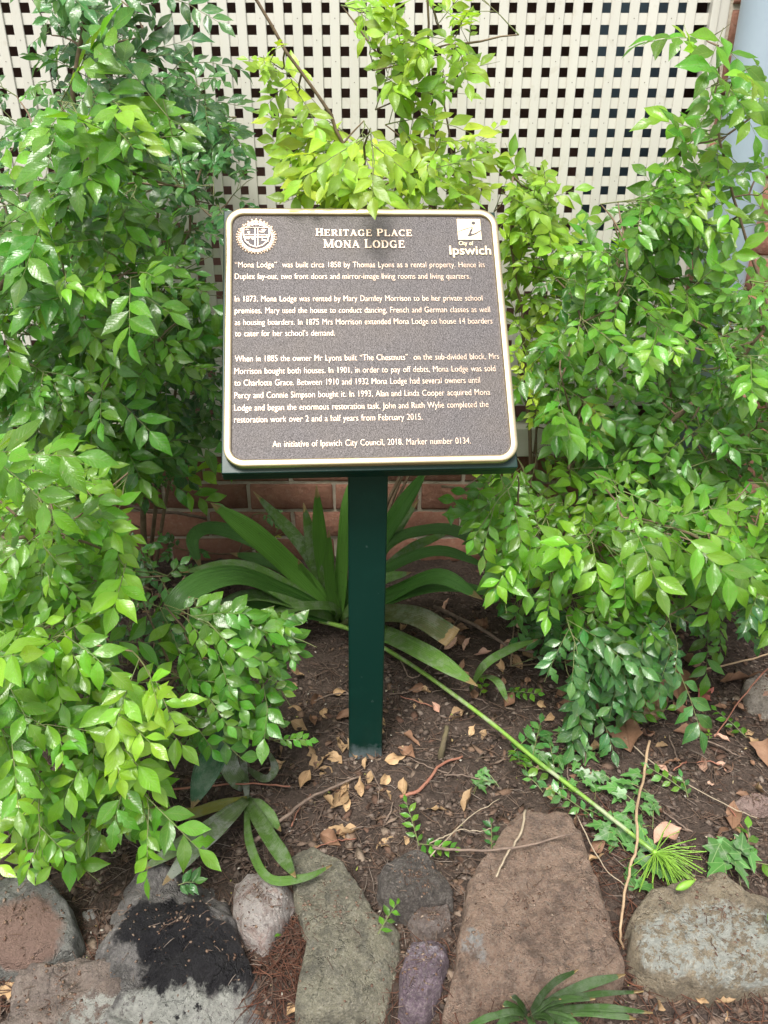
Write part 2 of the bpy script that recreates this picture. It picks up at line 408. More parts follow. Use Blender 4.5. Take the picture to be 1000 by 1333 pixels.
while zr0+row*BP < Z_TOP-.02:
    z = zr0+row*BP+.005
    full_h = z+.0755 < top_low+.02
    off = (row % 2)*BL/2
    if full_h:
        x = -1.70+off+.0
        while x < 1.55:
            o = link('brick', bset[nb % 6], wall); o.location = (x, WALL-.012+random.uniform(-.003, .003), z); o.rotation_euler = (random.uniform(-.008, .008), 0, random.uniform(-.006, .006)); nb += 1
            if z+.0755 > top_low: o.scale = (1, 1, (top_low-z)/.0755)
            x += BL
    else:
        x = LX1+.048
        if row % 2 == 0:
            o = link('brick', bhalf[nb % 3], wall); o.location = (x+.055, WALL-.012, z); x += .12; nb += 1
        while x < 1.5:
            o = link('brick', bset[nb % 6], wall); o.location = (x+.115, WALL-.012+random.uniform(-.003, .003), z); o.rotation_euler = (random.uniform(-.008, .008), 0, random.uniform(-.006, .006)); nb += 1; x += BL
    row += 1
a = Acc(); a.box(-2.2, 1.75, WALL-.004, WALL+.12, -.2, z_bb-.002); a.build('mortar', M_MORTAR, wall)
a = Acc(); a.box(LX1+.0405, 1.75, WALL-.0035, WALL+.12, z_bb, Z_TOP+.04); a.build('mortar', M_MORTAR, wall)
# the dark space behind the lattice
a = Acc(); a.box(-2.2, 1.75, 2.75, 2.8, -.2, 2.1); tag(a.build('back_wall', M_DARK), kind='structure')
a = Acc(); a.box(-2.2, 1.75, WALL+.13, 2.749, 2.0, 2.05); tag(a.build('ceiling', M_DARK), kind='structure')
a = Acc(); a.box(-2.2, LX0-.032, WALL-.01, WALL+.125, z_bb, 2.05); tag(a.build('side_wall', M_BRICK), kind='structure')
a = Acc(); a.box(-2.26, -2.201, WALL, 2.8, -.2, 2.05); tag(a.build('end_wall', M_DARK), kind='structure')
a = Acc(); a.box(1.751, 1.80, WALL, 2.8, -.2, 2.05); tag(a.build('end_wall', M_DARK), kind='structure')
p0, p1 = at(768, 60, 2.35), at(856, 340, 2.35)
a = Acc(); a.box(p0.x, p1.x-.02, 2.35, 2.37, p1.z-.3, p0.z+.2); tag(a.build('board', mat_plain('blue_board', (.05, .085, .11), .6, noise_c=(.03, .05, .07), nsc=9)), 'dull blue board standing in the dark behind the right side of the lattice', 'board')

# drain pipe
dp = thing('drain_pipe', 'large pale blue-grey plastic drain pipe running down the brick wall', 'pipe', (0, 0, 0))
xp = at(967, 0, 1.885).x+.058
a = Acc(); zb = at(855, 655, 1.87).z
a.tube([(xp, 1.885, zb), (xp, 1.885, 1.0), (xp, 1.885, 2.0)], .057, 40); o = a.build('pipe', M_PIPE, dp, smooth=True)
o.modifiers.new('e', 'EDGE_SPLIT')
for z in (1.62, zb+.02):
    a = Acc(); a.tube([(xp, 1.885, z), (xp, 1.885, z+.055)], .0625, 40); o = a.build('collar', M_PIPE, dp, smooth=True, bevel=.002); o.modifiers.new('e', 'EDGE_SPLIT')

# ------------------------------------------------------------------ heritage marker
PC = Vector((-0.02523656, 1.19856003, 0.83001217)); PR = Matrix.Rotation(R(5.166), 3, 'Z') @ Matrix.Rotation(R(49.788), 3, 'X') @ Matrix.Rotation(R(-.834), 3, 'Z')
M_GREEN = Mat('dark_green_paint', .36, .28)
g = M_GREEN.geo(); c = M_GREEN.mix(M_GREEN.ramp(M_GREEN.noise(9, 6, .7, g), [(.55, 0.), (.75, .5)]), (.002, .022, .016), (.006, .036, .027))
c = M_GREEN.mix(M_GREEN.ramp(M_GREEN.noise(60, 6, .75, g), [(.66, 0.), (.72, .45)]), c, (.12, .16, .15))
sx = M_GREEN.n.new('ShaderNodeSeparateXYZ'); M_GREEN.l.new(g, sx.inputs[0])
low = M_GREEN.ramp(M_GREEN.math('ADD', M_GREEN.math('MULTIPLY', sx.outputs[2], 14.), M_GREEN.math('MULTIPLY', M_GREEN.noise(40, 5, .7, g), .9)), [(.55, 1.), (1., 0.)])
c = M_GREEN.mix(M_GREEN.math('MULTIPLY', low, .8), c, (.16, .19, .20)); M_GREEN.set('Base Color', c)
M_GREEN.bump(M_GREEN.noise(25, 3, .5, g), .001, .3); M_GREEN = M_GREEN.m
mk = thing('heritage_marker', 'bronze heritage plaque on a dark green board and square post in the garden bed', 'sign', (-.036, 1.15, 0))
# post: square tube, faces 65 mm
pt = at(475.5, 985, 1.145); pc_t = (-.0265, 1.15)
def post():
    a = Acc(); h = .0325; c = .004; N = 4
    prof = []
    for (sx_, sy_) in ((1, 1), (-1, 1), (-1, -1), (1, -1)):
        for q in range(N+1):
            an = {(1, 1): 0, (-1, 1): 90, (-1, -1): 180, (1, -1): 270}[(sx_, sy_)]+q*90/N
            prof.append((sx_*(h-c)+c*math.cos(R(an)), sy_*(h-c)+c*math.sin(R(an))))
    v = []; n_ = len(prof); zs = [-.12, .0, .62, .80]
    for z in zs:
        k = z/.62
        cx = -.0375+(pc_t[0]+.0375)*k; cy = 1.178+(1.172-1.178)*k
        for (x, y) in prof: v.append((cx+x*math.cos(R(1.5))-y*math.sin(R(1.5)), cy+x*math.sin(R(1.5))+y*math.cos(R(1.5)), z))
    f = [(i*n_+j, i*n_+(j+1) % n_, (i+1)*n_+(j+1) % n_, (i+1)*n_+j) for i in range(len(zs)-1) for j in range(n_)]
    f.append(tuple((len(zs)-1)*n_+j for j in range(n_)))
    a.add(v, f); o = a.build('post', M_GREEN, mk, smooth=True); o.modifiers.new('e', 'EDGE_SPLIT').split_angle = R(35)
    # trim the top along the slope of the board
    me = o.data
    nrm = PR @ Vector((0, 0, 1))
    for vv in me.vertices:
        if vv.co.z > .7:
            d = (vv.co-(PC-nrm*.024)).dot(nrm); vv.co.z -= d/nrm.z
post()
def local(o):      # place an object built in plaque coordinates
    o.matrix_parent_inverse = Matrix(); pm = Matrix.LocRotScale(o.parent.location, o.parent.rotation_euler, (1, 1, 1)) if o.parent == mk else None
    return o
def rrect(w, h, r, n=10, cx=0, cy=0):
    P = []
    for (sx_, sy_, a0) in ((1, 1, 0), (-1, 1, 90), (-1, -1, 180), (1, -1, 270)):
        for k in range(n+1):
            t = R(a0+90*k/n); P.append((cx+sx_*(w/2-r)+r*math.cos(t), cy+sy_*(h/2-r)+r*math.sin(t)))
    return P
PM = Matrix.Translation(PC) @ PR.to_4x4()
def pl_build(a, name, mats, parent, smooth=False, bevel=0):
    me = a.mesh(name, mats, smooth); me.transform(PM); o = link(name, me, parent)
    if bevel: b = o.modifiers.new('bevel', 'BEVEL'); b.width = bevel; b.segments = 2; b.limit_method = 'ANGLE'
    return o
a = Acc(); a.box(-.2245, .2205, -.2235, .2215, -.021, -.009); pl_build(a, 'backing_board', M_GREEN, mk, bevel=.0015)
a = Acc(); a.box(-.2245, -.2215, -.2235, .2215, -.040, -.0212); a.box(.2175, .2205, -.2235, .2215, -.040, -.0212); a.box(-.2214, .2174, -.2235, -.2205, -.040, -.0212)
pl_build(a, 'folded_edge', M_GREEN, mk)
# bronze field with a leather-like cast texture
mm = Mat('cast_bronze_field', .42, .5, .35)
co = mm.co.outputs['Object']; g = mm.geo()
sp = mm.ramp(mm.noise(560, 2, .6, g), [(.35, 0.), (.68, 1.)])
c = mm.mix(sp, (.040, .035, .034), (.118, .105, .106)); c = mm.mix(mm.math('MULTIPLY', mm.ramp(mm.noise(7, 4, .6, g), [(.4, 0.), (.75, 1.)]), .35), c, (.10, .08, .06))
mm.set('Base Color', c); mm.bump(mm.noise(430, 3, .6, g), .0016, .8); M_FIELD = mm.m
mm = Mat('brushed_brass', .3, .5, 1.)
mp = mm.n.new('ShaderNodeMapping'); mp.inputs['Scale'].default_value = (4, 60, 60); mm.l.new(mm.geo(), mp.inputs[0])
c = mm.mix(mm.noise(6, 4, .6, mp.outputs[0]), (.80, .67, .45), (.70, .56, .35)); mm.set('Base Color', c)
mm.set('Roughness', mm.math('MULTIPLY_ADD', mm.noise(8, 4, .6, mp.outputs[0]), .22, .2)); mm.bump(mm.noise(5, 3, .5, mp.outputs[0]), .0004, .4); M_BRASS = mm.m
M_LET = mat_plain('raised_bronze_lettering', (.58, .45, .35), .42, .75, .5, .0004, 500, noise_c=(.46, .35, .27), nsc=60)
M_LETD = mat_plain('dark_bronze_recess', (.06, .052, .055), .5, .5, .5, .0008, 400)
plq = thing('plaque', None, None); plq.parent = mk; plq.matrix_parent_inverse = MI(mk)
plq.location = PC
def MIp(): pass
a = Acc(); a.prism(rrect(.440, .4345, .029), -.0088, .0); pl_build(a, 'field', M_FIELD, plq)
# border: a raised rounded-rectangle ring with a soft round section
def ring():
    out = rrect(.4405, .435, .030, 12); inn = rrect(.418, .4125, .019, 12); n_ = len(out); V = []; F = []
    prof = [(0, -.0092), (0, .003), (.08, .0042), (.3, .0052), (.7, .0052), (.92, .0042), (1, .003), (1, .0001)]
    for (t, z) in prof:
        for k in range(n_): V.append((out[k][0]*(1-t)+inn[k][0]*t, out[k][1]*(1-t)+inn[k][1]*t, z))
    for i in range(len(prof)-1):
        for j in range(n_): F.append((i*n_+j, i*n_+(j+1) % n_, (i+1)*n_+(j+1) % n_, (i+1)*n_+j))
    a = Acc(); a.add(V, F); o = pl_build(a, 'border', M_BRASS, plq, smooth=True); o.modifiers.new('e', 'EDGE_SPLIT').split_angle = R(50)
ring()
LINES = [(-.2048, .1932, .1142, '“Mona Lodge”  was built circa 1858 by Thomas Lyons as a rental property. Hence its'),
 (-.2048, .1678, .0936, 'Duplex lay-out, two front doors and mirror-image living rooms and living quarters.'),
 (-.2046, .1848, .0545, 'In 1873, Mona Lodge was rented by Mary Darnley Morrison to be her private school'),
 (-.2046, .1956, .0343, 'premises. Mary used the house to conduct dancing, French and German classes as well'),
 (-.2045, .1977, .0143, 'as housing boarders. In 1875 Mrs Morrison extended Mona Lodge to house 14 boarders'),
 (-.2044, -.0514, -.0046, 'to cater for her school’s demand.'),
 (-.2042, .2035, -.0467, 'When in 1885 the owner Mr Lyons built “The Chestnuts”  on the sub-divided block, Mrs'),
 (-.2048, .196, -.0672, 'Morrison bought both houses. In 1901, in order to pay off debts, Mona Lodge was sold'),
 (-.2048, .1704, -.0864, 'to Charlotte Grace. Between 1910 and 1932 Mona Lodge had several owners until'),
 (-.2048, .1844, -.1066, 'Percy and Connie Simpson bought it. In 1993, Alan and Linda Cooper acquired Mona'),
 (-.2048, .1804, -.1266, 'Lodge and began the enormous restoration task. John and Ruth Wylie completed the'),
 (-.2048, .0773, -.1455, 'restoration work over 2 and a half years from February 2015.'),
 (-.1485, .1488, -.185, 'An initiative of Ipswich City Council, 2018. Marker number 0134.')]
def text_mesh(txt, x0, x1, y, cap, name, bold=.006, depth=.0011, spacing=1.0):
    cu = bpy.data.curves.new(name, 'FONT'); cu.body = txt; cu.size = 1; cu.offset = bold; cu.extrude = .05; cu.space_word = 1.25; cu.space_character = spacing
    cu.resolution_u = 3
    o = bpy.data.objects.new('tmp', cu); C.objects.link(o); bpy.context.view_layer.update()
    me = bpy.data.meshes.new_from_object(o.evaluated_get(bpy.context.evaluated_depsgraph_get()))
    bpy.data.objects.remove(o); bpy.data.curves.remove(cu)
    n_ = len(me.vertices); v = np.zeros(n_*3); me.vertices.foreach_get('co', v); v = v.reshape(-1, 3)
    sx_ = (x1-x0)/(v[:, 0].max()-v[:, 0].min()); sy_ = cap/.70
    v[:, 0] = (v[:, 0]-v[:, 0].min())*sx_+x0; v[:, 1] = v[:, 1]*sy_+y; v[:, 2] = (v[:, 2] > 0)*depth+.00005
    me.vertices.foreach_set('co', v.ravel()); me.update(); return me
for (x0, x1, y, txt) in LINES:
    me = text_mesh(txt, x0, x1, y-.0022, .0102, 'text_line', bold=-.010); me.materials.append(M_LET); me.transform(PM); link('text_line', me, plq)
# titles in serif capitals
def arc(cx, cy, rx, ry, a0, a1, n=12): return [(cx+rx*math.cos(R(a0+(a1-a0)*i/n)), cy+ry*math.sin(R(a0+(a1-a0)*i/n))) for i in range(n+1)]
TK, TN = .20, .095
def glyph(ch):
    s = []; L = lambda x0, y0, x1, y1, w_: s.append(([(x0, y0), (x1, y1)], w_))
    def stem(x, y0=0, y1=1, serif=(1, 1), w_=TK):
        L(x, y0, x, y1, w_)
        for k, yy in ((0, y0+.035), (1, y1-.035)):
            if serif[k]: L(x-w_/2-.09, yy, x+w_/2+.09, yy, .07)
    def aw(p, k0=TN, k1=TK):     # round strokes: thick at the sides
        n_ = len(p); out = []
        for i in range(n_):
            t = Vector(p[min(i+1, n_-1)])-Vector(p[max(i-1, 0)]); out.append(k0+(k1-k0)*abs(t.y)/max(1e-6, t.length))
        s.append((p, out))
    wd = .8
    if ch == 'H': stem(.18); stem(.72); L(.2, .52, .7, .52, TN); wd = .9
    elif ch == 'I': stem(.18); wd = .36
    elif ch == 'E': stem(.18); L(.2, .955, .7, .955, TN); L(.2, .52, .58, .52, TN); L(.2, .045, .74, .045, TN); L(.68, .97, .68, .74, .08); L(.72, .02, .72, .27, .08); L(.56, .64, .56, .4, .07); wd = .8
    elif ch == 'L': stem(.18); L(.2, .045, .72, .045, TN); L(.70, .02, .70, .3, .08); wd = .78
    elif ch == 'T': stem(.42, serif=(1, 0)); L(.04, .95, .8, .95, TN); L(.075, .97, .075, .72, .08); L(.765, .97, .765, .72, .08); wd = .84
    elif ch == 'P': stem(.18); aw([(.2, .955), (.4, .955)]+arc(.42, .72, .26, .235, 90, -90)+[(.2, .485)]); wd = .78
    elif ch == 'R': stem(.18); aw([(.2, .955), (.4, .955)]+arc(.42, .735, .24, .22, 90, -90)+[(.2, .515)]); L(.42, .5, .76, .03, .17); L(.66, .035, .9, .035, .07); wd = .9
    elif ch == 'D': stem(.18); aw([(.2, .955), (.4, .955)]+arc(.42, .5, .36, .455, 90, -90)+[(.2, .045)]); wd = .9
    elif ch == 'O': aw(arc(.46, .5, .36, .455, 90, 450, 24)); wd = .92
    elif ch == 'C': aw(arc(.47, .5, .37, .455, 48, 312, 18)); L(.74, .97, .74, .70, .08); wd = .86
    elif ch == 'G': aw(arc(.47, .5, .37, .455, 48, 320, 18)); L(.74, .97, .74, .70, .08); stem(.74, .04, .46, (0, 1), .16); wd = .94
    elif ch == 'A': L(.12, .03, .45, .98, TN); L(.42, .98, .76, .03, .19); L(.25, .33, .62, .33, .085); L(0, .035, .26, .035, .07); L(.6, .035, .92, .035, .07); wd = .9
    elif ch == 'N': stem(.16, w_=TN); stem(.78, w_=TN); L(.14, .97, .78, .02, .18); wd = .94
    elif ch == 'M': stem(.15, w_=TN); stem(.95, w_=TK); L(.15, .97, .54, .06, .17); L(.54, .06, .93, .97, TN); wd = 1.12
    return s, wd
def serif_line(txt, x0, x1, y, h, hbig):
    items = []; x = 0
    for i, ch in enumerate(txt):
        if ch == ' ': x += .5; continue
        k = 1.12 if (i == 0 or txt[i-1] == ' ') else 1.0
        s, wd = glyph(ch); items.append((x, k, s)); x += wd*k+.13
    sc = (x1-x0)/(x-.13); a = Acc(); q = 0
    for (xx, k, s) in items:
        for (p, w_) in s:
            q += 1; P = [(x0+(xx+px_*k)*sc, y+py_*k*h) for px_, py_ in p]
            W_ = [v*k*(sc+h)/2 for v in w_] if isinstance(w_, list) else w_*k*(sc+h)/2
            a.ribbon(P, W_, .00003, .0014+(q % 9)*.00002)
    pl_build(a, 'title_line', M_LET, plq)
serif_line('HERITAGE PLACE', -.0772, .0785, .1685, .0118, 1); serif_line('MONA LODGE', -.0652, .0655, .1470, .0135, 1)
for (t_, x0, x1, y, cap, b) in (('Ipswich', .1375, .2055, .1352, .0160, .012), ('City of', .1535, .1775, .1522, .0072, .012)):
    me = text_mesh(t_, x0, x1, y, cap, 'logo_text', bold=b, depth=.0015); me.materials.append(M_BRASS); me.transform(PM); link('logo_text', me, plq)
# civic emblem: pale square with a river line and a dot
a = Acc(); X, Y, Q = .1533, .1622, .0385
a.prism([(X, Y), (X+Q, Y), (X+Q, Y+Q), (X, Y+Q)], .00004, .0014)
f_ = lambda u, v: (X+Q*u, Y+Q*v)
a.ribbon([f_(.0, .36), f_(.2, .46), f_(.42, .54), f_(.64, .59)], [.0006, .0012, .0012, .0008], .0013, .0017, 1)
a.prism([f_(.66, .6), f_(.63, .42), f_(.56, .33), f_(.62, .27), f_(.8, .34), f_(1., .47), f_(1., .43), f_(.8, .28), f_(.62, .2), f_(.5, .15), f_(.40, .18), f_(.48, .3), f_(.53, .45)], .0013, .00175, 1)
a.prism([f_(.70+.085*math.cos(t*.524), .80+.075*math.sin(t*.524)) for t in range(12)], .0013, .0018, 1)
pl_build(a, 'emblem', [M_BRASS, M_LETD], plq)
# coat of arms: wreath of beads round a quartered shield, coronet above
a = Acc(); cx, cy = -.1712, .1675
a.prism([(cx+.0295*math.cos(t*.26), cy+.0282*math.sin(t*.26)) for t in range(24)], .00004, .0005, 0); a.prism([(cx+.0235*math.cos(t*.26), cy+.0225*math.sin(t*.26)) for t in range(24)], .00052, .0009, 1)
def bead(x, y, r, z=.0004, k=0):
    V = []; F = []; n_ = 7
    for (q, hh) in ((1, 0), (.8, .6), (.35, .95)):
        for j in range(n_): V.append((x+r*q*math.cos(j*2*math.pi/n_), y+r*q*math.sin(j*2*math.pi/n_), z+r*hh*.7))
    V.append((x, y, z+r*.7))
    for i in range(2):
        for j in range(n_): F.append((i*n_+j, i*n_+(j+1) % n_, (i+1)*n_+(j+1) % n_, (i+1)*n_+j))
    for j in range(n_): F.append((2*n_+j, 2*n_+(j+1) % n_, 3*n_))
    a.add(V, F)
rr = random.Random(3)
for i in range(46):
    t = 2*math.pi*i/46
    bead(cx+.0285*math.cos(t)+rr.uniform(-.0008, .0008), cy-.001+.0272*math.sin(t), rr.uniform(.0021, .0031))
for i in range(38):
    t = 2*math.pi*i/38
    if -.9 < math.cos(t) < .9 and math.sin(t) > 0 and i % 2: continue
    bead(cx+.0312*math.cos(t), cy-.001+.0298*math.sin(t), rr.uniform(.0014, .0022))
sh = [(-.0195, .0155), (.0195, .0155), (.0205, .002), (.017, -.009), (.009, -.0165), (0, -.0195), (-.009, -.0165), (-.017, -.009), (-.0205, .002)]
P = [(cx+x, cy+y) for x, y in sh]; a.ribbon(P+[P[0], P[1]], .0016, .0008, .0021)
for k, (p, q) in enumerate((((0, .0155), (0, -.019)), ((-.020, .0005), (.020, .0005)))):
    for s_ in (-1, 1):
        o_ = .0021*s_; P = [(cx+p[0]+(o_ if k == 0 else 0), cy+p[1]+(o_ if k else 0)), (cx+q[0]+(o_ if k == 0 else 0), cy+q[1]+(o_ if k else 0))]
        a.ribbon(P, .0013, .0005, .0017+k*.0001)
for (qx, qy) in ((-.011, .0085), (.011, .0085), (-.0105, -.007), (.0105, -.007)):
    for q in range(3):
        P = [(cx+qx+rr.uniform(-.006, .006), cy+qy+(q-1)*.0038+rr.uniform(-.001, .001))]
        for _ in range(3): P.append((P[-1][0]*.55+.45*(cx+qx)+rr.uniform(-.006, .006), P[-1][1]+rr.uniform(-.0022, .0022)))
        a.ribbon(P, rr.uniform(.0009, .0016), .0005, .0014+q*.0001)
for i in range(5):
    t = R(45+22.5*i); a.ribbon([(cx+.018*math.cos(t), cy+.012+.008*math.sin(t)), (cx+.020*math.cos(t)*.8, cy+.013+.0165*math.sin(t))], [.0042, .003], .0005, .0020+i*.00003)
    bead(cx+.0180*math.cos(t), cy+.0145+.0160*math.sin(t), .0026, .0012)
a.ribbon(arc(cx, cy-.003, .023, .0235, 215, 325, 12), .0028, .0006, .0021)
pl_build(a, 'coat_of_arms', [M_LET, M_LETD], plq)

# ------------------------------------------------------------------ rocks
ROCKTOP = []
def rock(name, label, poly, z, mat, seed, height=None, cuts=5, rough=.006, rnd=3., tilt=(0, 0), cutk=.22, drop=.14, group=None):
    rs = random.Random(seed); P = [on(x, y, z*.55) for x, y in poly]
    c = sum(P, Vector())/len(P); R_ = [(math.atan2(p.y-c.y, p.x-c.x), math.hypot(p.x-c.x, p.y-c.y)) for p in P]
    N, Mr = 170, 38
    poly2 = [(p.x, p.y) for p in P]
    def rad(t):
        best = .001; dx, dy = math.cos(t), math.sin(t)
        for i in range(len(P)):
            a_, b_ = P[i], P[(i+1) % len(P)]; ex, ey = b_.x-a_.x, b_.y-a_.y; den = dx*ey-dy*ex
            if abs(den) < 1e-12: continue
            k = ((a_.x-c.x)*ey-(a_.y-c.y)*ex)/den; s_ = ((a_.x-c.x)*dy-(a_.y-c.y)*dx)/den
            if k > 0 and -1e-6 <= s_ <= 1+1e-6: best = max(best, k)
        return best
    rad_ = [rad(2*math.pi*i/N) for i in range(N)]
    rad_ = [rad_[i]*1.02*(1+.03*abs(noise.noise(Vector((math.cos(2*math.pi*i/N)*9, math.sin(2*math.pi*i/N)*9, seed+5))))*-2+.04*noise.noise(Vector((math.cos(2*math.pi*i/N)*3, math.sin(2*math.pi*i/N)*3, seed)))) for i in range(N)]
    size = sum(rad_)/N
    planes = []
    for k in range(cuts):
        t = rs.uniform(0, 2*math.pi); planes.append((math.cos(t), math.sin(t), rs.uniform(.25, .8)*size, rs.uniform(.12, .55)*cutk/.22))
    V = []; F = []
    for j in range(Mr+1):
        f = j/Mr; fr = 1-(1-f)**1.25
        for i in range(N):
            t = 2*math.pi*i/N; r = rad_[i]*fr; x, y = r*math.cos(t), r*math.sin(t)
            zz_ = z - min(.5*drop, .028)*(fr**(rnd*5)) - .003*fr*fr + tilt[0]*x+tilt[1]*y
            for (cx_, cy_, d_, sl) in planes:
                e = x*cx_+y*cy_-d_
                if e > 0: zz_ -= e*sl
            V.append([c.x+x, c.y+y, zz_])
    for q, (k, dz) in enumerate(((1.015, .35), (1.0, .7), (.93, 1.2))):
        for i in range(N):
            t = 2*math.pi*i/N; V.append([c.x+rad_[i]*k*math.cos(t), c.y+rad_[i]*k*math.sin(t), V[Mr*N+i][2]-drop*dz])
    for j in range(Mr+3):
        for i in range(N): F.append((j*N+i, j*N+(i+1) % N, (j+1)*N+(i+1) % N, (j+1)*N+i))
    for p in V:
        q = Vector(p); n1 = noise.fractal(q*14+Vector((seed, 0, 0)), .8, 2.1, 3); n2 = noise.fractal(q*60+Vector((0, seed, 0)), .7, 2.1, 3)
        n3 = noise.noise(q*14+Vector((0, 9, seed))); e = rough*n1*2.1+n2*.0034+max(0, noise.noise(q*31+Vector((seed, 3, 0)))-.12)*.010-abs(noise.noise(q*19+Vector((2, seed, 8))))*rough*.8
        strat = noise.noise(q*Vector((9, 9, 0)).length*.9+Vector((0, seed, 4))); e += rough*.9*math.copysign(abs(strat)**.35, strat)*.5
        p[2] += e; p[0] += n3*rough*.9+noise.noise(q*45)*.0015; p[1] += noise.noise(q*14+Vector((5, 0, seed)))*rough*.9+noise.noise(q*45+Vector((7, 7, 7)))*.0015
    me = fast_mesh(name, np.array(V), np.array(F), mat)
    o = link(name, me); o.data.transform(Matrix.Translation(-c)); o.location = c
    tag(o, label, 'rock', group)
    for _ in range(int(len(V)*min(.35, size*1.6))):
        q = V[rs.randrange(int(N*Mr*.93))]; ROCKTOP.append(Vector(q))
    return o
P3 = lambda x, y, z=.03: tuple(on(x, y, z))
rock('rock', 'grey rock with a flat orange-brown face at the left edge of the stone border', [(-45, 1190), (-10, 1160), (25, 1146), (55, 1150), (88, 1172), (106, 1212), (97, 1232), (58, 1250), (20, 1256), (-30, 1245)], .075,
     mat_rock('orange_faced_rock', (.17, .17, .155), (.25, .25, .23), (.12, .12, .11), .2, patch=([(P3(25, 1215, .07), .05), (P3(52, 1205, .07), .025)], (.36, .235, .185))), 11, cuts=6, tilt=(-.1, .25))
rock('rock', 'large dark grey rock with a wet-looking black hollow and pale lichen along its lower side', [(150, 1160), (175, 1125), (225, 1105), (265, 1106), (290, 1130), (299, 1170), (312, 1210), (335, 1255), (362, 1300), (385, 1370), (200, 1420), (125, 1380), (140, 1300), (122, 1250), (130, 1200)], .05,
     mat_rock('black_hollow_rock', (.16, .15, .145), (.24, .225, .215), (.095, .088, .085), .2, lichen=[(P3(120, 1335), .022), (P3(180, 1330), .03), (P3(240, 1325), .034), (P3(300, 1322), .034), (P3(340, 1315), .02)], black=[(P3(225, 1210, .05), .050), (P3(240, 1262, .05), .052), (P3(300, 1240, .05), .050), (P3(185, 1205, .05), .03), (P3(310, 1285, .05), .03)], cut=.45), 12, cuts=7, rough=.012, tilt=(.0, -.05))
rock('rock', 'low brownish rock in the lower left corner beside the large black-hollowed rock', [(22, 1268), (60, 1256), (100, 1254), (132, 1240), (160, 1258), (190, 1300), (180, 1370), (60, 1420), (-60, 1400), (10, 1330)], .045,
     mat_rock('brown_corner_rock', (.22, .165, .135), (.29, .235, .20), (.14, .11, .10), .2, lichen=[(P3(130, 1345), .045)], cut=.5), 13, cuts=4, rough=.010)
rock('rock', 'small pinkish white rock between the black-hollowed rock and the mossy yellow-grey one', [(305, 1150), (322, 1140), (352, 1139), (383, 1152), (384, 1168), (372, 1192), (343, 1230), (322, 1218), (299, 1192)], .06,
     mat_rock('pink_white_rock', (.36, .31, .29), (.50, .47, .44), (.33, .17, .13), .35), 14, cuts=7, rough=.005)
rock('rock', 'tall yellow-grey pitted rock in the middle of the stone border', [(376, 1120), (405, 1106), (440, 1122), (470, 1158), (488, 1188), (523, 1206), (522, 1250), (503, 1318), (384, 1320), (388, 1285), (398, 1225), (384, 1170)], .045,
     mat_rock('yellow_grey_rock', (.185, .17, .12), (.26, .245, .175), (.13, .125, .105), .5), 15, cuts=3, rough=.004, rnd=6, cutk=.12)
rock('rock', 'rounded dark rock coated with soil behind the small purple one', [(488, 1128), (512, 1110), (545, 1112), (570, 1130), (590, 1158), (588, 1178), (555, 1188), (515, 1188), (492, 1165)], .045,
     mat_rock('soil_coated_rock', (.10, .085, .075), (.16, .145, .135), (.06, .045, .038), .35), 16, cuts=4, rough=.009)
rock('rock', 'small brown wedge rock just above the purple one', [(527, 1192), (548, 1176), (588, 1180), (592, 1204), (572, 1218), (540, 1214)], .04,
     mat_rock('brown_wedge_rock', (.16, .13, .12), (.24, .20, .18), (.22, .11, .06), .3), 17, cuts=5, rough=.006, drop=.08)
rock('rock', 'narrow purple rock wedged between the yellow-grey rock and the brown slab', [(535, 1222), (556, 1214), (578, 1226), (583, 1250), (576, 1285), (556, 1310), (530, 1318), (519, 1300), (522, 1262)], .045,
     mat_rock('purple_rock', (.16, .11, .135), (.25, .19, .23), (.11, .07, .09), .45, lich_c=(.5, .45, .5), lichen=[(P3(550, 1240, .05), .02)], cut=.55), 18, cuts=7, rough=.006, drop=.09)
rock('rock', 'broad flat reddish brown slab, the largest stone of the border', [(606, 1158), (650, 1092), (672, 1064), (738, 1060), (760, 1090), (811, 1262), (800, 1288), (700, 1290), (572, 1312), (588, 1270), (600, 1210)], .05,
     mat_rock('brown_slab_rock', (.25, .165, .12), (.345, .235, .17), (.15, .105, .085), .35, lich_c=(.45, .44, .42), lichen=[(P3(615, 1225, .05), .008), (P3(630, 1240, .05), .006)], cut=.5), 19, cuts=2, rough=.0035, rnd=7, cutk=.1)
rock('rock', 'sandy rock spotted with pale lichen at the right end of the border', [(818, 1200), (838, 1176), (866, 1163), (905, 1156), (945, 1140), (1000, 1134), (1070, 1140), (1110, 1200), (1090, 1265), (1010, 1276), (930, 1282), (870, 1280), (830, 1255), (818, 1228)], .065,
     mat_rock('lichen_sandy_rock', (.25, .20, .135), (.34, .28, .19), (.17, .14, .10), .4, lichen=[(P3(930, 1220, .07), .055), (P3(870, 1225, .07), .035), (P3(1000, 1235, .07), .06)], lich_c=(.62, .64, .58), cut=.50), 20, cuts=5, rough=.007, rnd=5, tilt=(0, .05))
rock('stone', 'small upright yellowish stone in the red needles right of the black-hollowed rock', [(350, 1232), (362, 1226), (371, 1245), (366, 1275), (356, 1276), (348, 1255)], .0, mat_rock('small_yellow_stone', (.25, .2, .12), (.34, .29, .19), (.2, .15, .1), .4), 21, drop=.05, rough=.004)
rock('stone', 'small pale grey stone in the gap right of the orange-faced rock', [(108, 1186), (122, 1180), (128, 1192), (122, 1202), (108, 1201)], .012, mat_rock('small_pale_stone', (.26, .25, .24), (.34, .33, .31), (.2, .19, .18), .3), 22, drop=.03, rough=.003)
rock('stone', 'small dark stone low in the gap below the pale grey stone', [(100, 1246), (114, 1240), (120, 1254), (112, 1268), (100, 1262)], .01, mat_rock('small_dark_stone', (.13, .12, .115), (.19, .18, .17), (.1, .09, .085), .3), 23, drop=.03, rough=.003)
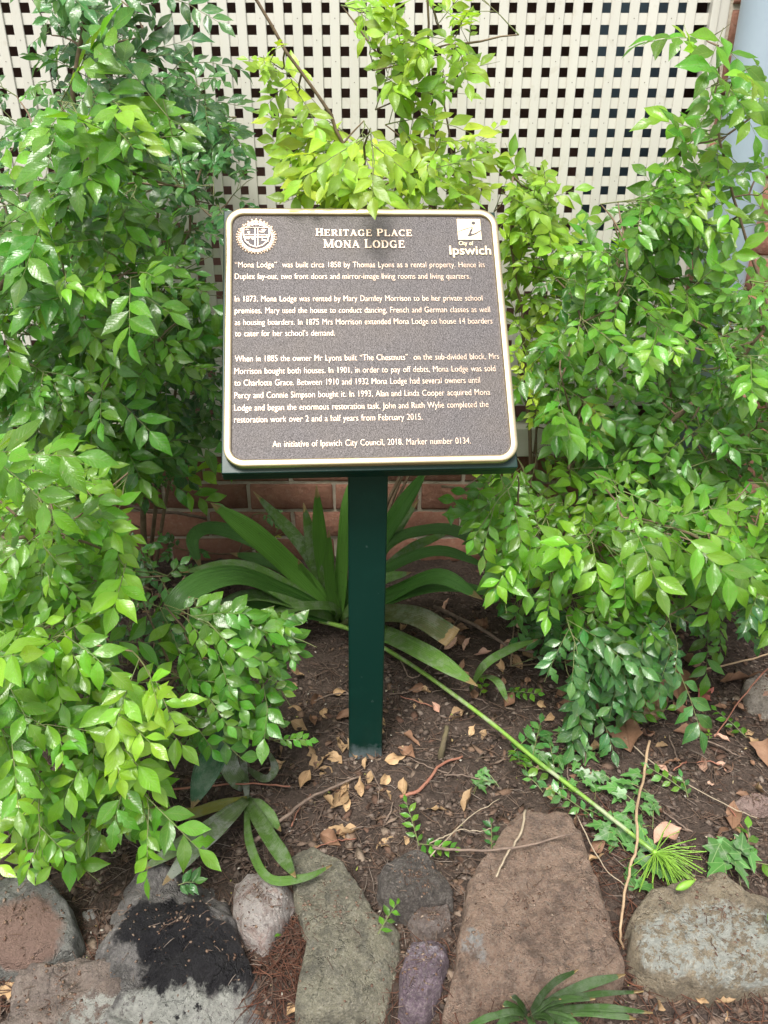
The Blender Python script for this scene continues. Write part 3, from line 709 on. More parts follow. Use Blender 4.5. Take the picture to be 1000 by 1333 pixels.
rock('stone', 'rounded grey-brown stone on the soil at the right edge of the bed', [(966, 892), (980, 878), (1010, 880), (1025, 905), (1005, 930), (975, 920)], .03, mat_rock('edge_round_stone', (.28, .24, .20), (.36, .32, .27), (.2, .17, .14), .4), 24, drop=.07, rough=.004)
rock('stone', 'flat pinkish stone half buried in litter near the right edge', [(948, 1040), (975, 1033), (1020, 1034), (1030, 1056), (985, 1058), (955, 1052)], .018, mat_rock('flat_pink_stone', (.30, .20, .17), (.38, .27, .24), (.2, .12, .1), .3), 25, drop=.04, rough=.003)

# ------------------------------------------------------------------ litter
def scatter(n, area, zoff=0, ok=None):
    out = []
    while len(out) < n:
        px_, py_ = random.uniform(*area[:2]), random.uniform(*area[2:])
        if ok and not ok(px_, py_): continue
        p = on(px_, py_, 0); p.z = gz(p.x, p.y)+zoff; out.append(p)
    return out
rock_polys = []
def chips(name, n, smin, smax, mat, pts, flat=.4, el=1.6):
    base = np.array([(1, 0, 0), (.5, .8, .1), (-.5, .85, 0), (-1, 0, .05), (-.45, -.8, 0), (.55, -.75, 0), (.1, .1, 1), (0, 0, -1)], float)
    F0 = np.array([(6, 0, 1), (6, 1, 2), (6, 2, 3), (6, 3, 4), (6, 4, 5), (6, 5, 0), (7, 1, 0), (7, 2, 1), (7, 3, 2), (7, 4, 3), (7, 5, 4), (7, 0, 5)])
    Vs = []; Fs = []; A = []
    for k, p in enumerate(pts):
        s = smin+(smax-smin)*random.random()**2.2
        v = base*(1+rng.uniform(-.25, .25, base.shape)); v = v*np.array([s*random.uniform(1, el), s, s*random.uniform(flat*.5, flat)])
        m = np.array(Matrix.Rotation(random.uniform(0, 6.3), 3, 'Z') @ Matrix.Rotation(random.gauss(0, .35), 3, 'X') @ Matrix.Rotation(random.gauss(0, .35), 3, 'Y'))
        Vs.append(v @ m.T+np.array(p)); Fs.append(F0+k*8); A.append(np.full(8, random.random()))
    o = link(name, fast_mesh(name, np.concatenate(Vs), np.concatenate(Fs), mat, attrs={'var': np.concatenate(A)}, smooth=False)); tag(o, kind='stuff'); return o
def fibres(name, mat, pts, lmin, lmax, r, lift=.006, bend=.5):
    Vs = []; Fs = []; A = []; k = 0; F0 = []
    for i in range(3):
        for j in range(3): F0.append((i*3+j, i*3+(j+1) % 3, (i+1)*3+(j+1) % 3, (i+1)*3+j))
    F0 = np.array(F0)
    for p in pts:
        L = random.uniform(lmin, lmax); a_ = random.uniform(0, 6.3); q = Vector(p)+Vector((0, 0, random.uniform(0, lift))); v = []; el = random.gauss(0, .12)
        rr_ = r*random.uniform(.5, 1.5)
        for i in range(4):
            n_ = Vector((-math.sin(a_), math.cos(a_), 0)); kk = rr_*(1 if i in (1, 2) else .55)
            v += [tuple(q+n_*kk), tuple(q-n_*kk), tuple(q+Vector((0, 0, kk*1.4)))]
            a_ += random.gauss(0, bend*.5); q = q+Vector((math.cos(a_), math.sin(a_), math.sin(el)))*L/3
        Vs.append(v); Fs.append(F0+k*12); A.append(np.full(12, random.random())); k += 1
    o = link(name, fast_mesh(name, np.concatenate(Vs), np.concatenate(Fs), mat, attrs={'var': np.concatenate(A)}, smooth=False)); tag(o, kind='stuff'); return o
M_CRUMB = mat_chips('soil_crumb', [(.03, .022, .018), (.085, .06, .047), (.15, .11, .086), (.045, .033, .028), (.24, .19, .155), (.06, .043, .034)])
M_BARKC = mat_chips('bark_litter', [(.09, .05, .035), (.15, .09, .06), (.21, .14, .095), (.12, .065, .045), (.26, .20, .15), (.10, .06, .045)])
M_FIB = mat_chips('root_fibre', [(.08, .045, .03), (.16, .10, .07), (.22, .16, .12), (.10, .06, .045), (.28, .23, .19)])
M_NEED = mat_chips('red_needle', [(.13, .05, .03), (.08, .035, .024), (.20, .085, .05), (.06, .032, .024), (.16, .10, .07)])
M_PALE = mat_chips('pale_speck', [(.5, .46, .38), (.6, .56, .5), (.42, .3, .12), (.3, .42, .08)])
chips('soil_crumbs', 0, .0012, .0078, M_CRUMB, scatter(30000, (-150, 1150, 740, 1330)), .7, 1.4)
chips('bark_chips', 0, .003, .012, M_BARKC, scatter(3200, (-150, 1150, 740, 1330)), .3, 2.4)
chips('rock_grit', 0, .0006, .0030, M_BARKC, [p+Vector((0, 0, .0005)) for p in random.sample(ROCKTOP, min(len(ROCKTOP), 1700))], .5, 1.5)
fibres('rock_debris', M_FIB, [p+Vector((0, 0, .001)) for p in random.sample(ROCKTOP, 420)], .008, .022, .0005, .001)
chips('pale_specks', 0, .0012, .0032, M_PALE, scatter(500, (-100, 1100, 800, 1330), .006), .5, 1.6)
fibres('root_fibres', M_FIB, scatter(14000, (-150, 1150, 740, 1330)), .012, .05, .0006)
fibres('needle_litter', M_NEED, scatter(3800, (-100, 1150, 1240, 1500), -.0)+scatter(420, (335, 420, 1180, 1340), .004)+scatter(500, (690, 860, 1060, 1290)), .02, .07, .0006, .014)

def blade_template(wf, fold=.25, curl=.3, wave=.0, twist=0., n=8, m=4, seed=0, tipz=0, cup=False):
    rs = random.Random(seed); V = []; UV = []
    ph = rs.uniform(0, 6)
    for i in range(n+1):
        t = i/n; w_ = wf(t); ax = t; az = -curl*t*t+tipz*t**4
        for j in range(m+1):
            u = -1+2*j/m; y = u*w_; z = az+(u*u if cup else abs(u))*w_*fold*(1-.3*t)+wave*math.sin(t*9+ph+(u > 0)*1.7)*abs(u)*w_
            ct_, st_ = math.cos(twist*t), math.sin(twist*t)
            V.append((ax-curl*.25*t*t, y*ct_-(z-az)*st_, az+y*st_+(z-az)*ct_)); UV.append((t, .5+u/2))
    F = [(i*(m+1)+j, i*(m+1)+j+1, (i+1)*(m+1)+j+1, (i+1)*(m+1)+j) for i in range(n) for j in range(m)]
    return np.array(V), np.array(F), np.array(UV)
def ovate(wmax, peak=.46, bites=0, seed=0):
    rb = random.Random(seed+50); B = [(rb.uniform(.3, .9), rb.uniform(.03, .06), rb.uniform(.2, .5)) for _ in range(bites)]
    def f(t):
        if t <= peak: w_ = math.sin(math.pi/2*(t/peak)**1.05)**1.05
        else:
            q = (t-peak)/(1-peak); w_ = (1-q**1.6)*(1-.34*q*q)
        for (c_, s_, k_) in B: w_ *= 1-k_*math.exp(-((t-c_)/s_)**2)
        return max(.004, wmax*w_)
    return f
SPEC = dict(point=[blade_template(ovate(.205+.014*(s % 4), .43+.03*(s % 3), 1 if s in (4, 9) else 0, s), .14+.12*(s % 4), .04+.11*(s % 5)-(.1 if s == 7 else 0), .12, .22*((s % 3)-1), 9, 4, s, .05*(s % 2)) for s in range(11)],
            round=[blade_template(ovate(.27, .47), .15+.1*(s % 3), .1+.1*(s % 3), .10, .2*((s % 3)-1), 7, 4, s) for s in range(6)])

# dry leaves: individual things, shared meshes
def mat_dry(name, c1, c2, trans=.15):
    m = Mat(name, .7, .3); uv = m.n.new('ShaderNodeUVMap'); uv.uv_map = 'uv'; sp_ = m.n.new('ShaderNodeSeparateXYZ'); m.l.new(uv.outputs[0], sp_.inputs[0])
    c = m.mix(m.ramp(m.noise(40, 5, .7, m.geo()), [(.35, 0.), (.7, 1.)]), c1, c2); u = m.math('ABSOLUTE', m.math('SUBTRACT', sp_.outputs[1], .5))
    c = m.mix(m.math('MULTIPLY', m.math('LESS_THAN', u, .03), .5), c, tuple(x*.55 for x in c1)); c = m.mix(m.math('MULTIPLY', m.ramp(m.noise(160, 3, .6, m.geo()), [(.6, 0.), (.68, 1.)]), .5), c, (.06, .035, .02))
    c = m.mix(1., c, m.math('MULTIPLY_ADD', m.rnd(), .5, .72), 'MULTIPLY'); m.set('Base Color', c); m.bump(m.noise(120, 4, .6, m.geo()), .0015, .8); return m.m
D_TAN = mat_dry('dry_tan_leaf', (.30, .19, .10), (.42, .29, .16)); D_BRN = mat_dry('dry_brown_leaf', (.16, .085, .05), (.27, .16, .10)); D_PINK = mat_dry('dry_pinkish_leaf', (.42, .24, .17), (.52, .35, .26)); D_RED = mat_dry('dry_red_leaf', (.33, .10, .075), (.40, .15, .11))
def dry_meshes(mat, wm=.24):
    out = []
    for s in range(6):
        V, F, UV = blade_template(ovate(wm+.03*(s % 3), .45, 2 if s % 2 else 0, s), random.Random(s).uniform(.2, 1.3), random.Random(s+9).uniform(-.6, .6), .5, random.Random(s+3).uniform(-1.9, 1.9), 9, 6, s+20, cup=True)
        me = fast_mesh('dead_leaf', V, F, mat, UV); out.append(me)
    return out
DM = {k: dry_meshes(m_) for k, m_ in (('tan', D_TAN), ('brown', D_BRN), ('pink', D_PINK), ('red', D_RED))}
def dead(px_, py_, size, kind, label, group, rz=None, tilt=.35, lift=.006, k=None):
    if group:
        where = ('left of the post foot' if px_ < 450 else 'right of the post foot') if 380 < px_ < 560 and py_ < 1020 else 'in front of the post' if py_ > 1015 and px_ < 620 else 'in the shade before the brick wall' if py_ < 870 and px_ < 430 else 'under the shrub right of the post' if py_ < 930 and px_ < 810 else 'beside the flower stalk' if px_ < 820 else 'at the far right of the bed' if py_ < 1000 else 'behind the sandy rock' if py_ < 1200 else 'on the needle litter before the stones'
        where = 'left of the lily clump and post' if px_ < 380 and 870 <= py_ < 1100 else where
        label = 'small curled %s dry leaf lying %s' % (kind, where); group = '%s dry leaves %s' % (kind, where)
    p = on(px_, py_, .005); p.z = gz(p.x, p.y)+lift
    o = link('dead_leaf', random.choice(DM[kind]) if k is None else DM[kind][k]); o.location = p; o.scale = (size,)*3
    o.rotation_euler = (random.gauss(0, tilt), random.gauss(0, tilt), random.uniform(0, 6.3) if rz is None else rz)
    return tag(o, label, 'leaf', group)
gp = 'small tan leaves on the soil round the post foot'
for (x, y) in ((420, 925), (410, 905), (395, 915), (405, 930), (430, 905), (380, 945), (400, 950), (440, 940), (447, 985), (462, 990), (475, 1005), (440, 1000), (430, 1010), (417, 1008), (415, 990), (425, 1040), (480, 1022), (497, 1028), (505, 1033), (458, 1035), (446, 1040), (520, 1045), (505, 1000), (497, 985), (500, 950), (525, 965), (528, 955), (500, 935), (392, 1028), (425, 1075), (432, 1082), (418, 1098), (440, 1090), (412, 1080), (395, 880), (370, 925), (385, 900), (480, 1108), (490, 1105), (452, 1022), (435, 1028), (470, 1040), (512, 1018), (545, 990), (585, 905), (600, 918), (612, 958), (635, 945), (660, 880), (365, 985), (400, 1000), (350, 1000), (455, 1060), (550, 1060), (530, 1085), (600, 1060)):
    dead(x+random.uniform(-6, 6), y+random.uniform(-5, 5), random.uniform(.028, .05), 'tan' if random.random() < .72 else 'brown', 'small curled tan leaf on the dark soil around the green post', gp)
gp = 'dry leaves littering the soil in the right of the bed'
for i in range(60):
    x, y = random.uniform(690, 1010), random.uniform(860, 1120)
    dead(x, y, random.uniform(.02, .04), random.choice(('tan', 'brown', 'brown', 'pink')), 'small dry leaf among the litter on the right side of the bed', gp)
gp = 'dry leaves in the red needle litter in front'
for (x, y) in ((860, 1300), (15, 1285), (950, 1315), (905, 1298), (870, 1320), (740, 1330), (930, 1300), (385, 1300), (395, 1330), (480, 1325), (620, 1330), (350, 1310)):
    dead(x, y, random.uniform(.02, .03), 'tan', 'small dry leaf on the reddish needle litter before the stones', gp)
gp = 'dry leaves lying in the shade under the left shrubs'
for i in range(26):
    dead(random.uniform(170, 420), random.uniform(735, 860), random.uniform(.025, .04), random.choice(('tan', 'brown', 'pink')), 'dry leaf lying in the shade before the brick wall', gp)
gp = 'brown leaf litter behind the flower stalk'
for i in range(60):
    dead(random.uniform(520, 800), random.uniform(790, 925), random.uniform(.025, .05), random.choice(('brown', 'brown', 'pink', 'tan')), 'brown dry leaf in the litter under the right shrub', gp)
for i in range(20):
    dead(random.uniform(700, 1010), random.uniform(850, 1110), random.uniform(.045, .07), random.choice(('brown', 'brown', 'pink')), '', 'x', lift=.01)
for (x, y, s, kd, lb, rz, k, lift) in (
    (850, 948, .115, 'pink', 'large pale pinkish dead leaf below the dark green shrub tips', 1.2, 0, .02), (820, 985, .10, 'brown', 'large mottled brown dead leaf left of the pale pink one', 1.5, 1, .012),
    (884, 925, .10, 'brown', 'large upright brown dead leaf right of the pale pink one', 1.4, 2, .03), (908, 912, .055, 'red', 'brick red dead leaf beside the round brown one', .6, 3, .012),
    (937, 888, .085, 'brown', 'broad round brown dead leaf above the red one', -.3, 4, .014), (1000, 1000, .07, 'brown', 'brown curled leaf at the right edge of the bed', 1.0, 5, .01),
    (945, 1110, .06, 'pink', 'pinkish dead leaf behind the sandy lichen rock', .2, 1, .012), (852, 1098, .055, 'pink', 'dead leaf under the flower stalk head', .3, 2, .008), (10, 1300, .06, 'tan', 'folded tan leaf standing by the lower left corner rock', 1.5, 3, .01)):
    o = dead(x, y, s, kd, lb, None, rz, .2, lift, k)
    o.rotation_euler = (random.uniform(-.5, .3), random.uniform(-.35, .1), rz)
    o.scale = (s, s*1.35, s)

# ------------------------------------------------------------------ shrubs
UP = Vector((0, 0, 1))
def tmat(p, d, n_, s):
    d = d.normalized(); n_ = (n_-d*n_.dot(d)); n_ = n_.normalized() if n_.length > 1e-5 else d.orthogonal().normalized(); y = n_.cross(d)
    return Matrix(((d.x*s, y.x*s, n_.x*s, p.x), (d.y*s, y.y*s, n_.y*s, p.y), (d.z*s, y.z*s, n_.z*s, p.z), (0, 0, 0, 1)))
MESHC = {}
PLQ = [(283, 266), (657, 266), (688, 612), (280, 622)]; POST = [(440, 600), (512, 600), (508, 1000), (446, 1000)]
def blocked(p, loose=False):
    x, y, _ = pix(p)
    if 462 < x < 524 and y < 284 and p.y < 1.42: return False      # a tip that hangs over the top edge of the sign
    if p.y < 1.44 and inside(x, y, PLQ): return True
    if p.y < 1.22 and inside(x, y, POST): return True
    return False
def shrub(name, label, base, mat, regions, spec='point', lsize=.05, ncomp=5, nleaf=7, shootL=.12, young=.35, stems=(), droop=.4, leak=.1, seed=1, fwd=.5, rachis=None, group=None, jitter=14, twigr=.0016, dirs=None, age0=.0, upn=.8, up=.3):
    """base: foot of the shrub; regions: (outline, nearest, farthest, number of shoots). Grows branches to every shoot, compound leaves on every shoot."""
    rs = random.Random(seed); t0 = thing(name, label, 'shrub' if 'vine' not in name else 'plant', base, group)
    base = Vector(base); nodes = [(base, 0.)]; bm_ = Acc(); tw = Acc(); leaves = []
    for st in stems:
        pts = [Vector(p) for p in st[0]]; fine = []
        for i in range(len(pts)-1):
            for k in range(5):
                f = k/5; p = pts[i].lerp(pts[i+1], f)+Vector((rs.gauss(0, .0025), rs.gauss(0, .0025), 0)); fine.append(p)
        fine.append(pts[-1]); r0, r1 = st[1]
        a = Acc(); a.tube(fine, [r0+(r1-r0)*i/(len(fine)-1) for i in range(len(fine))], 8, jit=.08); a.build('stem', M_BARK, t0, smooth=True)
        nodes += [(p, (p-base).length) for p in fine]
    shoots = []
    for reg in regions:
        poly, d0, d1, cnt = reg[:4]; xs_ = [p[0] for p in poly]; ys_ = [p[1] for p in poly]; c_ = 0; tries = 0; placed = []
        mind = .62*math.sqrt(max(1, (max(xs_)-min(xs_))*(max(ys_)-min(ys_)))/max(1, cnt))
        while c_ < cnt and tries < cnt*60:
            tries += 1; x, y = rs.uniform(min(xs_), max(xs_)), rs.uniform(min(ys_), max(ys_))
            if not inside(x, y, poly): continue
            if tries < cnt*30 and any(math.hypot(x-a_, y-b_) < mind for a_, b_ in placed[-cnt:]): continue
            d = rs.uniform(d0, d1); p = at(x, y, d)
            if p.z < .03: p = on(x, y, rs.uniform(.04, .1))
            placed.append((x, y)); shoots.append((p, poly, reg[4] if len(reg) > 4 else None)); c_ += 1
    polys = [r[0] for r in regions]
    shoots.sort(key=lambda s_: (s_[0]-base).length)
    for (p, poly, dr) in shoots:
        best = min(nodes, key=lambda n_: (n_[0]-p).length+.25*n_[1]+(.4 if n_[0].z > p.z+.15 else 0))
        q = best[0]; out = Vector((p.x-base.x, p.y-base.y, 0)); out = out.normalized() if out.length > .02 else Vector((0, -1, 0))
        if dr is not None: dirv = Vector(dr).normalized()
        else: dirv = (out*.6+Vector((0, -fwd, 0))+Vector((rs.gauss(0, .45), rs.gauss(0, .3), up+rs.gauss(0, .35)))).normalized()
        start = p-dirv*shootL*.8
        if start.y > WALL-.03: start.y = WALL-.03
        if start.z < .02: start.z = .02
        L = (start-q).length; mid = q.lerp(start, .5)+Vector((rs.gauss(0, .06)*L, rs.gauss(0, .06)*L, -.08*L if start.z < q.z else .06*L)); path = []
        K = max(3, int(L/.04))
        for i in range(K+1):
            f = i/K; path.append(q*(1-f)**2+mid*2*f*(1-f)+start*f*f+(Vector((rs.gauss(0, .002), rs.gauss(0, .002), rs.gauss(0, .002))) if 0 < i < K else Vector()))
        r0 = twigr*(1.0+min(1.6, L*4)); lv0 = len(leaves); tot = 0; pend = []
        brt = lambda: bm_.tube(path, [r0+(twigr*.8-r0)*i/K for i in range(K+1)], 5, cap=False)
        # the shoot
        sp_ = [start+dirv*shootL*k/4+Vector((0, 0, -droop*.12*shootL*(k/4)**2))+Vector((rs.gauss(0, .002), rs.gauss(0, .002), 0))*(k > 0) for k in range(5)]
        a_ = dirv.orthogonal().normalized(); b_ = dirv.cross(a_); ph0 = rs.uniform(0, 6.3); sh_age = rs.random()**(1/max(.05, young)-.0) if young < 1 else rs.random()
        sh_sz = rs.choice((rs.uniform(.55, .8), rs.uniform(.8, 1.2), rs.uniform(.9, 1.15)))
        for i in range(ncomp):
            f = (i+.5)/ncomp; pp = start+dirv*shootL*f; ph = ph0+i*2.4
            o_ = a_*math.cos(ph)+b_*math.sin(ph)
            rd = (o_*(.95-.5*f)+dirv*(.45+.75*f)+Vector((0, 0, .02))).normalized(); FN = Vector((0, -.62, .78)); rd = (rd-FN*rd.dot(FN)*.65).normalized()
            nl = max(3, nleaf+rs.choice((-2, -1, 0, 0, 1, 2))); ls = lsize*sh_sz*rs.uniform(.82, 1.15)*(1-.25*(i == ncomp-1))
            nr = FN+Vector((rs.gauss(0, .26), rs.gauss(0, .2), 0)); nr = (nr-rd*nr.dot(rd)).normalized(); sd_ = nr.cross(rd)
            RL = ls*.30*nl; rp = [pp]
            cur = rd.copy(); seg = RL/nl; prev = pp
            age = min(.96, age0+(.12+.5*sh_age if True else 0)+.22*(i/ncomp)**2+rs.gauss(0, .06))
            if rs.random() < .0035: age = rs.choice((.97, .99))
            side = rs.choice((-1, 1)); lc0 = len(leaves); kp = 1. if rs.random() < leak*2.6 else leak
            for j in range(nl):
                cur = (cur-UP*droop*.09+Vector((rs.gauss(0, .04), rs.gauss(0, .04), 0))).normalized(); prev = prev+cur*seg; rp.append(prev)
                if j == 0 and nl > 4: continue
                last = j == nl-1; side = -side
                nn = (nr-cur*nr.dot(cur)).normalized(); s2 = nn.cross(cur)
                ang = 0 if last else R(rs.gauss(47, 6))*side
                ld = cur*math.cos(ang)+s2*math.sin(ang)-UP*droop*rs.uniform(-.05, .25)
                ln = nn+s2*side*rs.gauss(-.12, .16)+cur*rs.gauss(0, .15)+Vector((rs.gauss(0, .09), rs.gauss(0, .09), 0))
                sz = ls*(.66+.40*math.sin(math.pi*min(1, (j+1)/nl*.80)))*(1.12 if last else 1)*rs.uniform(.9, 1.1)
                c_ = prev+ld.normalized()*sz*.5; x, y, zc = pix(c_)
                tot += 1
                if blocked(c_) or blocked(prev+ld.normalized()*sz*.95): continue
                if c_.y > WALL-.02 or c_.z < .012 or zc < .3: continue
                xx, yy = x+rs.gauss(0, jitter), y+rs.gauss(0, jitter)
                if not any(inside(xx, yy, q_) for q_ in polys) and rs.random() > kp: continue
                vis = zc/max(.01, sz)+(50 if not (-60 < x < 1060 and -60 < y < 1390) else 0)
                leaves.append((vis, tmat(prev, ld, ln, sz), rs.randrange(len(SPEC[spec])), max(0, age), rs.random()))
            if len(leaves)-lc0 > .5*nl: pend.append([rp[0], rp[len(rp)//2], rp[-1]])
            elif not blocked(rp[0]): del leaves[lc0:]
        if len(leaves)-lv0 < .3*tot or len(leaves) == lv0:
            del leaves[lv0:]; continue
        brt(); nodes += [(pp, best[1]+L*i/K) for i, pp in enumerate(path)][1:]
        tw.tube(sp_, [twigr*.8*(1-.15*k) for k in range(5)], 4, cap=False)
        for rp in pend: tw.tube(rp, [.0010, .0007, .0004], 3, cap=False)
    if bm_.v: bm_.build('branches', M_BARK, t0, smooth=True)['kind'] = 'stuff'
    if tw.v: tw.build('twigs', M_TWIG, t0, smooth=True)['kind'] = 'stuff'
    leaves.sort(key=lambda l: l[0]); key = (spec, mat.name)
    if key not in MESHC: MESHC[key] = [fast_mesh('leaf', V, F, mat, UV, {'dummy': np.zeros(len(V))}) for V, F, UV in SPEC[spec]]
    inv = MI(t0)
    for (_, M_, k, age, var) in leaves[:290]:
        o = bpy.data.objects.new('leaf', MESHC[key][k]); C.objects.link(o); o.parent = t0; o.matrix_parent_inverse = inv; o.matrix_basis = M_; o['age'] = age; o['var'] = var
    rest = leaves[290:]
    if rest:
        Vs, Fs, Us, A1, A2 = [], [], [], [], []; off = 0
        for (_, M_, k, age, var) in rest:
            V, F, UV = SPEC[spec][k]; m_ = np.array(M_); Vs.append(V @ m_[:3, :3].T+m_[:3, 3]); Fs.append(F+off); off += len(V); Us.append(UV); A1.append(np.full(len(V), age)); A2.append(np.full(len(V), var))
        o = link('foliage', fast_mesh('foliage', np.concatenate(Vs), np.concatenate(Fs), mat, np.concatenate(Us), {'age': np.concatenate(A1), 'var': np.concatenate(A2)}), t0); o['kind'] = 'stuff'
    print(name, len(shoots), 'shoots', len(leaves), 'leaves')
    return t0

L_DARK = leaf_material('glossy_dark_leaf', (.026, .105, .030), (.062, .20, .042), (.15, .36, .045), .30, trans=.35)
L_MID = leaf_material('mid_green_leaf', (.042, .155, .014), (.105, .285, .020), (.26, .49, .032), .31, trans=.42)
L_BRI = leaf_material('bright_green_leaf', (.065, .21, .014), (.165, .38, .020), (.37, .58, .035), .33, trans=.45)
L_YEL = leaf_material('yellow_green_leaf', (.14, .30, .02), (.30, .50, .032), (.53, .65, .07), .42, trans=.45)

# tall dark shrub against the lattice on the left
shrub('tall_shrub', 'tall dark green glossy shrub in front of the left side of the lattice', (-.62, 1.72, 0), L_DARK, [
    ([(35, -60), (215, -60), (205, 90), (170, 140), (110, 150), (60, 130)], 1.5, 1.85, 16), ([(205, 40), (300, 90), (325, 190), (320, 265), (230, 260), (210, 120)], 1.6, 1.85, 6), ([(-40, 60), (60, 110), (60, 220), (-40, 240)], 1.6, 1.85, 3),
    ([(130, 120), (235, 110), (300, 130), (310, 230), (300, 330), (285, 470), (265, 560), (225, 590), (170, 640), (130, 600), (90, 300)], 1.5, 1.85, 27),
    ([(-60, 180), (100, 230), (150, 600), (120, 640), (-60, 560)], 1.5, 1.85, 18), ([(-60, 540), (200, 540), (215, 600), (165, 670), (-60, 720)], 1.5, 1.8, 22), ([(235, 470), (292, 470), (292, 560), (240, 600)], 1.6, 1.8, 5)],
    lsize=.041, ncomp=6, nleaf=8, seed=3, young=.25, droop=.5,
    stems=[([(-.62, 1.72, 0), at(205, 570, 1.75), at(203, 330, 1.72), at(210, 180, 1.72)], (.006, .002)), ([(-.62, 1.72, 0), at(180, 520, 1.66), at(90, 380, 1.60), at(95, 110, 1.58), at(118, -20, 1.60)], (.008, .003)), ([(-.62, 1.72, 0), at(225, 600, 1.70), at(240, 320, 1.66), at(262, 220, 1.66)], (.005, .002))], leak=.11)
shrub('leafy_shrub', 'mid green shrub with broad glossy leaves reaching up at the far left', (-.66, 1.45, 0), L_MID, [
    ([(-60, 215), (30, 225), (80, 130), (170, 100), (250, 120), (250, 190), (180, 235), (215, 300), (215, 420), (160, 560), (60, 590), (-60, 560)], 1.15, 1.5, 44), ([(100, 560), (235, 540), (225, 620), (170, 650), (110, 620)], 1.35, 1.55, 8),
    ([(150, 330), (260, 300), (285, 420), (270, 480), (200, 500)], 1.4, 1.6, 6)],
    lsize=.049, ncomp=6, nleaf=8, seed=4, young=.5, droop=.3, leak=.11,
    stems=[([(-.66, 1.45, 0), at(-20, 560, 1.4), at(-25, 400, 1.32), at(30, 345, 1.30), at(95, 250, 1.28), at(115, 200, 1.28)], (.009, .003))])
# bright shrub hanging over the lower left
shrub('bright_shrub', 'bright light green shrub leaning over the rocks in the lower left', (-.95, 1.15, 0), L_BRI, [
    ([(-60, 570), (60, 590), (150, 650), (170, 740), (110, 800), (60, 850), (-60, 880)], .85, 1.05, 24), ([(-60, 560), (110, 570), (190, 690), (150, 800), (-60, 860)], 1.05, 1.25, 16),
    ([(-60, 850), (70, 815), (130, 850), (200, 870), (235, 940), (240, 1000), (190, 1050), (130, 1090), (60, 1100), (-60, 1080)], .78, .98, 30),
    ([(150, 1010), (205, 1040), (215, 1080), (200, 1150), (160, 1165), (160, 1090)], .76, .82, 2, (.35, -.5, -.4)),
    ([(-60, 1050), (120, 1080), (110, 1130), (30, 1140), (-60, 1130)], .74, .84, 4)],
    lsize=.045, ncomp=5, nleaf=8, seed=5, young=.7, droop=.45, leak=.03, jitter=9,
    stems=[([(-.95, 1.15, 0), at(-80, 850, 1.05), at(40, 900, .95), at(100, 930, .90)], (.006, .002)), ([(-.95, 1.15, 0), at(-90, 750, 1.0), at(0, 700, .95), at(90, 700, .92)], (.005, .002))])
# small leaved branch in front of the sign post, left
shrub('low_shrub', 'low shrub with small rounded green leaves left of the post', (-.70, 1.30, 0), L_MID, [
    ([(215, 800), (280, 775), (340, 800), (410, 800), (412, 850), (370, 890), (365, 960), (300, 975), (270, 1010), (235, 985), (225, 900)], .98, 1.12, 20, (.7, -.35, -.05))],
    spec='round', lsize=.035, ncomp=4, nleaf=9, shootL=.10, seed=6, young=.6, droop=.3, leak=.03, jitter=7, stems=[([(-.70, 1.30, 0), at(60, 870, 1.12), at(180, 885, 1.06), at(300, 880, 1.04)], (.004, .0015))])
shrub('ground_plant', 'dark shaded undergrowth with small round leaves low on the left', (-.55, 1.5, 0), L_DARK, [
    ([(-60, 690), (170, 690), (215, 760), (250, 800), (240, 870), (100, 870), (-60, 850)], 1.2, 1.6, 34),
    ([(190, 690), (250, 700), (300, 720), (280, 760), (210, 760)], 1.65, 1.8, 3), ([(340, 650), (400, 660), (395, 700), (345, 700)], 1.75, 1.86, 3)],
    spec='round', lsize=.028, ncomp=4, nleaf=7, shootL=.07, seed=8, young=.3, droop=.3, leak=.03, age0=.1, jitter=8)
# yellow green shoots behind the plaque
STEM_D = [([(-.08, 1.80, 0), at(520, 620, 1.74), at(490, 330, 1.66), at(470, 240, 1.62), at(430, 150, 1.6), at(335, 5, 1.56), at(300, -60, 1.55)], (.005, .0022)),
          ([(-.08, 1.80, 0), at(575, 500, 1.78), at(570, 300, 1.74), at(562, 130, 1.70), at(552, -40, 1.68)], (.0045, .002)), ([(-.08, 1.80, 0), at(590, 500, 1.80), at(595, 280, 1.76), at(578, 100, 1.74)], (.004, .0015))]
shrub('sapling', 'thin shrub with pale yellow-green leaves rising behind the plaque', (-.08, 1.80, 0), L_YEL, [
    ([(320, 60), (375, 60), (395, 100), (385, 160), (325, 165)], 1.52, 1.6, 3), ([(360, 150), (430, 140), (450, 200), (440, 275), (360, 275)], 1.55, 1.68, 6),
    ([(430, 175), (520, 165), (560, 190), (625, 150), (655, 170), (640, 210), (655, 285), (430, 290)], 1.50, 1.74, 15), ([(478, 232), (508, 232), (506, 262), (480, 262)], 1.30, 1.34, 2, (.05, -.25, -.5)), ([(600, 20), (650, 80), (650, 170), (610, 120), (580, 60)], 1.62, 1.7, 3), ([(430, 20), (520, 10), (540, 60), (450, 60)], 1.6, 1.68, 2),
    ([(490, 35), (560, 60), (600, 90), (560, 160), (500, 120)], 1.6, 1.7, 4), ([(550, -40), (640, -40), (630, 40), (560, 40)], 1.6, 1.7, 4),
    ([(225, -30), (340, -30), (330, 40), (240, 90), (220, 60)], 1.5, 1.6, 2), ([(440, -30), (520, -30), (520, 25), (445, 25)], 1.6, 1.66, 1)],
    lsize=.046, ncomp=6, nleaf=8, shootL=.10, seed=9, young=.75, droop=.3, leak=.035, stems=STEM_D, jitter=12, fwd=.3)
